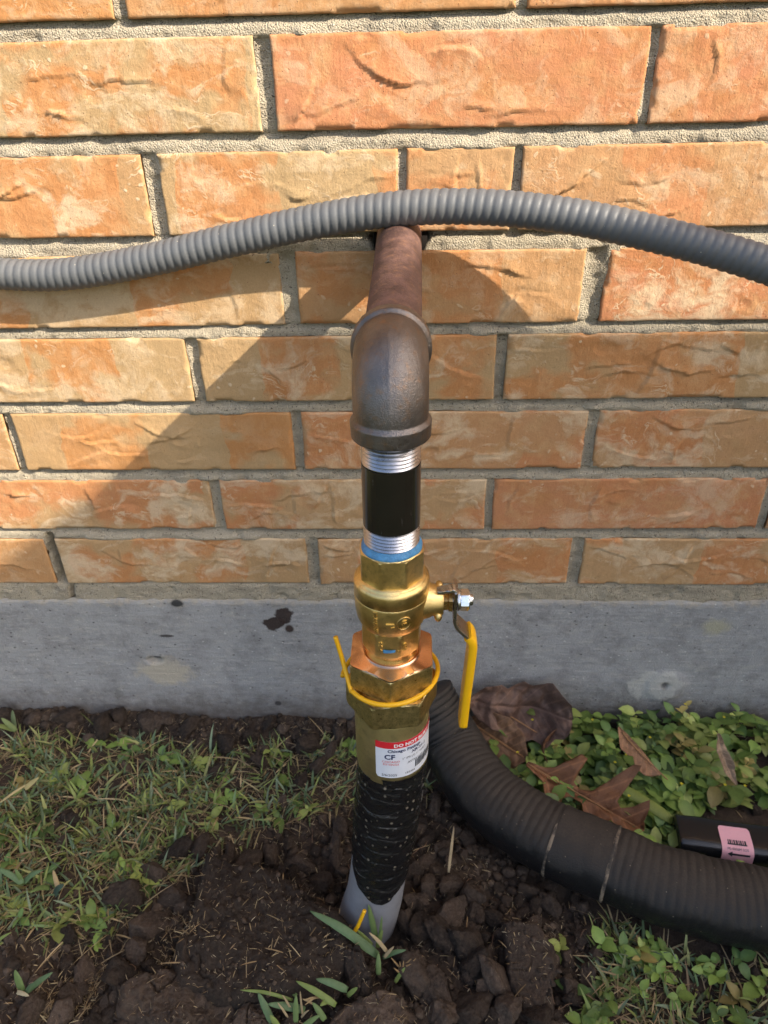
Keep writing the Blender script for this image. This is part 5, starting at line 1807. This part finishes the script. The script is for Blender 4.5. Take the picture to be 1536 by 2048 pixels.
def build_tufts():
    G1, G2, G3 = (.150, .220, .075), (.120, .190, .085), (.20, .26, .07)
    S = (.42, .32, .18)
    t = thing('grass_tuft', 'small tuft of wide green grass blades in front of the grey pipe foot', 'grass tuft', at_z(765, 1925, -7.5), 'grass tufts in the dug soil')
    for a, b, za, zb, w, c, sag in [((755, 1910), (620, 1822), -7.0, -5.9, .28, G2, .2), ((752, 1880), (737, 1810), -7.1, -5.6, .20, G1, .05), ((758, 1890), (764, 1832), -7.1, -6.0, .10, G1, 0), ((755, 1895), (765, 1860), -7.1, -6.4, .16, G3, .05),
                                    ((765, 1915), (812, 1900), -7.2, -6.7, .15, G2, .08), ((757, 1950), (757, 1905), -7.2, -6.7, .17, G1, .05), ((690, 1935), (650, 1930), -7.2, -6.9, .17, G3, .03), ((790, 1965), (810, 1935), -7.3, -6.8, .12, G3, .03), ((745, 1890), (712, 1858), -7.2, -6.6, .12, G3, .0)]:
        px_blade(t, a, b, za, zb, w, c, sag)
    px_blade(t, (775, 1905), (738, 1865), -6.9, -6.2, .12, S, .1, True); px_blade(t, (768, 1915), (788, 1893), -7.0, -6.5, .10, S, .02, True)
    for k in range(7):
        rs = np.random.default_rng(k); px_blade(t, (800 + rs.uniform(-5, 8), 1942 + rs.uniform(-5, 6)), (798 + rs.uniform(-18, 35), 1925 + rs.uniform(-10, 12)), -7.1, -6.6, .05, (.34, .22, .10), 0, True)
    t = thing('grass_tuft', 'larger tuft of green and straw-coloured grass left of the bottom flat soil slab', 'grass tuft', at_z(590, 2020, -7.5), 'grass tufts in the dug soil')
    for a, b, za, zb, w, c, sag in [((672, 2010), (592, 1962), -7.0, -6.5, .19, G3, .1), ((695, 1980), (632, 1958), -7.0, -6.6, .22, G2, .1), ((545, 2045), (516, 1985), -7.1, -6.5, .22, G2, .05), ((592, 1992), (570, 1955), -7.0, -6.5, .15, G1, .03),
                                    ((592, 2045), (592, 1990), -7.1, -6.4, .17, G1, .05), ((585, 2000), (480, 1980), -7.0, -6.6, .10, G3, .15), ((650, 2040), (625, 2005), -7.0, -6.6, .18, G1, .05), ((610, 2020), (535, 2008), -7.1, -6.7, .22, G2, .05), ((660, 2000), (640, 2012), -7.0, -6.8, .15, G3, .05),
                                    ((695, 1992), (715, 1975), -7.1, -6.7, .14, G3, .02), ((560, 2060), (540, 2030), -7.1, -6.6, .18, G3, .05), ((600, 2060), (640, 2030), -7.1, -6.7, .16, G1, .05)]:
        px_blade(t, a, b, za, zb, w, c, sag)
    for a, b in [((576, 2035), (555, 2005)), ((605, 2030), (600, 1982)), ((583, 2020), (565, 1990)), ((638, 1990), (610, 2010)), ((640, 1995), (608, 2000)), ((630, 2010), (605, 1998)), ((602, 2035), (618, 2020))]:
        px_blade(t, a, b, -7.0, -6.5, .06, S, .04, True)
    t = thing('grass_tuft', 'blue-green tuft of three grass blades near the left edge', 'grass tuft', at_z(45, 1760, -7.3), 'grass tufts in the dug soil')
    for a, b, w, c in [((48, 1768), (-8, 1735), .2, G2), ((48, 1765), (85, 1740), .2, G2), ((46, 1765), (30, 1738), .16, G1), ((100, 1775), (60, 1785), .18, G1), ((110, 1790), (128, 1770), .24, (.06, .10, .07))]:
        px_blade(t, a, b, -7.1, -6.5, w, c, .1)
    t = thing('grass_tuft', 'tuft of two upright blades and a pale sheath at the lower left', 'grass tuft', at_z(48, 1985, -7.4), 'grass tufts in the dug soil')
    for a, b, w, c in [((46, 1982), (30, 1940), .22, G1), ((52, 1985), (105, 1945), .18, G2), ((50, 1990), (70, 1965), .16, G2)]:
        px_blade(t, a, b, -7.1, -6.4, w, c, .05)
    px_blade(t, (34, 1984), (58, 1992), -7.0, -6.8, .12, (.5, .42, .26), .03, True)
    t = thing('grass_tuft', 'fan of pale green blades at the foot of the foundation by the left edge', 'grass tuft', at_z(20, 1460, -7.2), 'grass tufts in the dug soil')
    for a, b, w, c in [((32, 1462), (2, 1436), .22, (.17, .22, .08)), ((30, 1455), (25, 1420), .2, (.13, .17, .08)), ((28, 1460), (-15, 1450), .2, (.16, .2, .06))]:
        px_blade(t, a, b, -7.0, -6.3, w, c, .05)
    o = thing('broad_grass', 'single broad yellow-green blade lying over the plants behind the drain hose', 'grass blade', at_z(1345, 1640, -7.0))
    px_blade(o, (1345, 1642), (1196, 1552), -6.6, -6.1, .40, (.20, .24, .05), .12)
    o = thing('straw_stalk', 'pale dry stalk standing beside the black tape wrap on the right', 'straw', at_z(905, 1740, -7.5))
    px_blade(o, (897, 1745), (908, 1652), -7.4, -6.4, .10, (.42, .33, .2), .0, True)
    o = thing('straw_stalk', 'split straw stalk lying on the grass near the left edge', 'straw', at_z(110, 1760, -7.3))
    px_blade(o, (118, 1780), (106, 1740), -7.0, -6.9, .16, (.5, .38, .2), .0, True)
    o = thing('straw_stalk', 'long bleached grass stalk with a feathery end at the left edge', 'straw', at_z(40, 1585, -7.3))
    px_blade(o, (0, 1605), (70, 1560), -6.9, -6.7, .09, (.5, .4, .2), .05, True)
    px_blade(o, (50, 1578), (78, 1555), -6.8, -6.5, .2, (.42, .36, .16), .02, True)


build_grass()
build_cover()
build_straw()
build_tufts()


# ------------------------------------------------------------------ made-up board box, out of the frame on the right, added to shade the wall
def build_shade_caster():
    x0, x1, y0, y1, zt, zb = 52.4, 112.0, -30.0, -78.0, 54.6, -8.2
    t = thing('added_shade_box', 'plain grey board box, unseen, added right of the camera to shade the wall', 'shade_caster', ((x0 + x1) / 2, (y0 + y1) / 2, zb))
    nb = 9; hb = (zt - 1.5 - zb) / nb
    def slope(V):  # top tilted so the added shade's edge runs along the pipe's shadow
        V = V.copy(); up = (V[:, 2] - zb) / (zt - zb)
        V[:, 2] -= .185 * (V[:, 1] - y0) * np.clip(up, 0, None); return V
    for k in range(nb):
        V, F = box_mesh(x0 + .4, x1 - .4, y1 + .4, y0 - .4, zb + k * hb + .06, zb + (k + 1) * hb - .06)
        obj('board', slope(V), F, M['shade_caster'], t, False)
    V, F = box_mesh(x0 + .7, x1 - .7, y1 + .7, y0 - .7, zb - 2, zt - 1.5); obj('shade_caster_core', slope(V), F, M['shade_caster'], t, False)
    V, F = box_mesh(x0, x1, y1, y0, zt - 1.5, zt); obj('roof', slope(V), F, M['shade_caster_roof'], t, False)
    V, F = box_mesh(x0 + .1, x0 + .9, -62, -40, zb + 2, zt - 6); dr = obj('door', V, F, M['shade_caster'], t, False)
    V, F = box_mesh(x0 - .9, x0 + .2, -44.2, -43.2, 18, 23); obj('door_handle', V, F, M['zinc'], dr, False)


build_shade_caster()
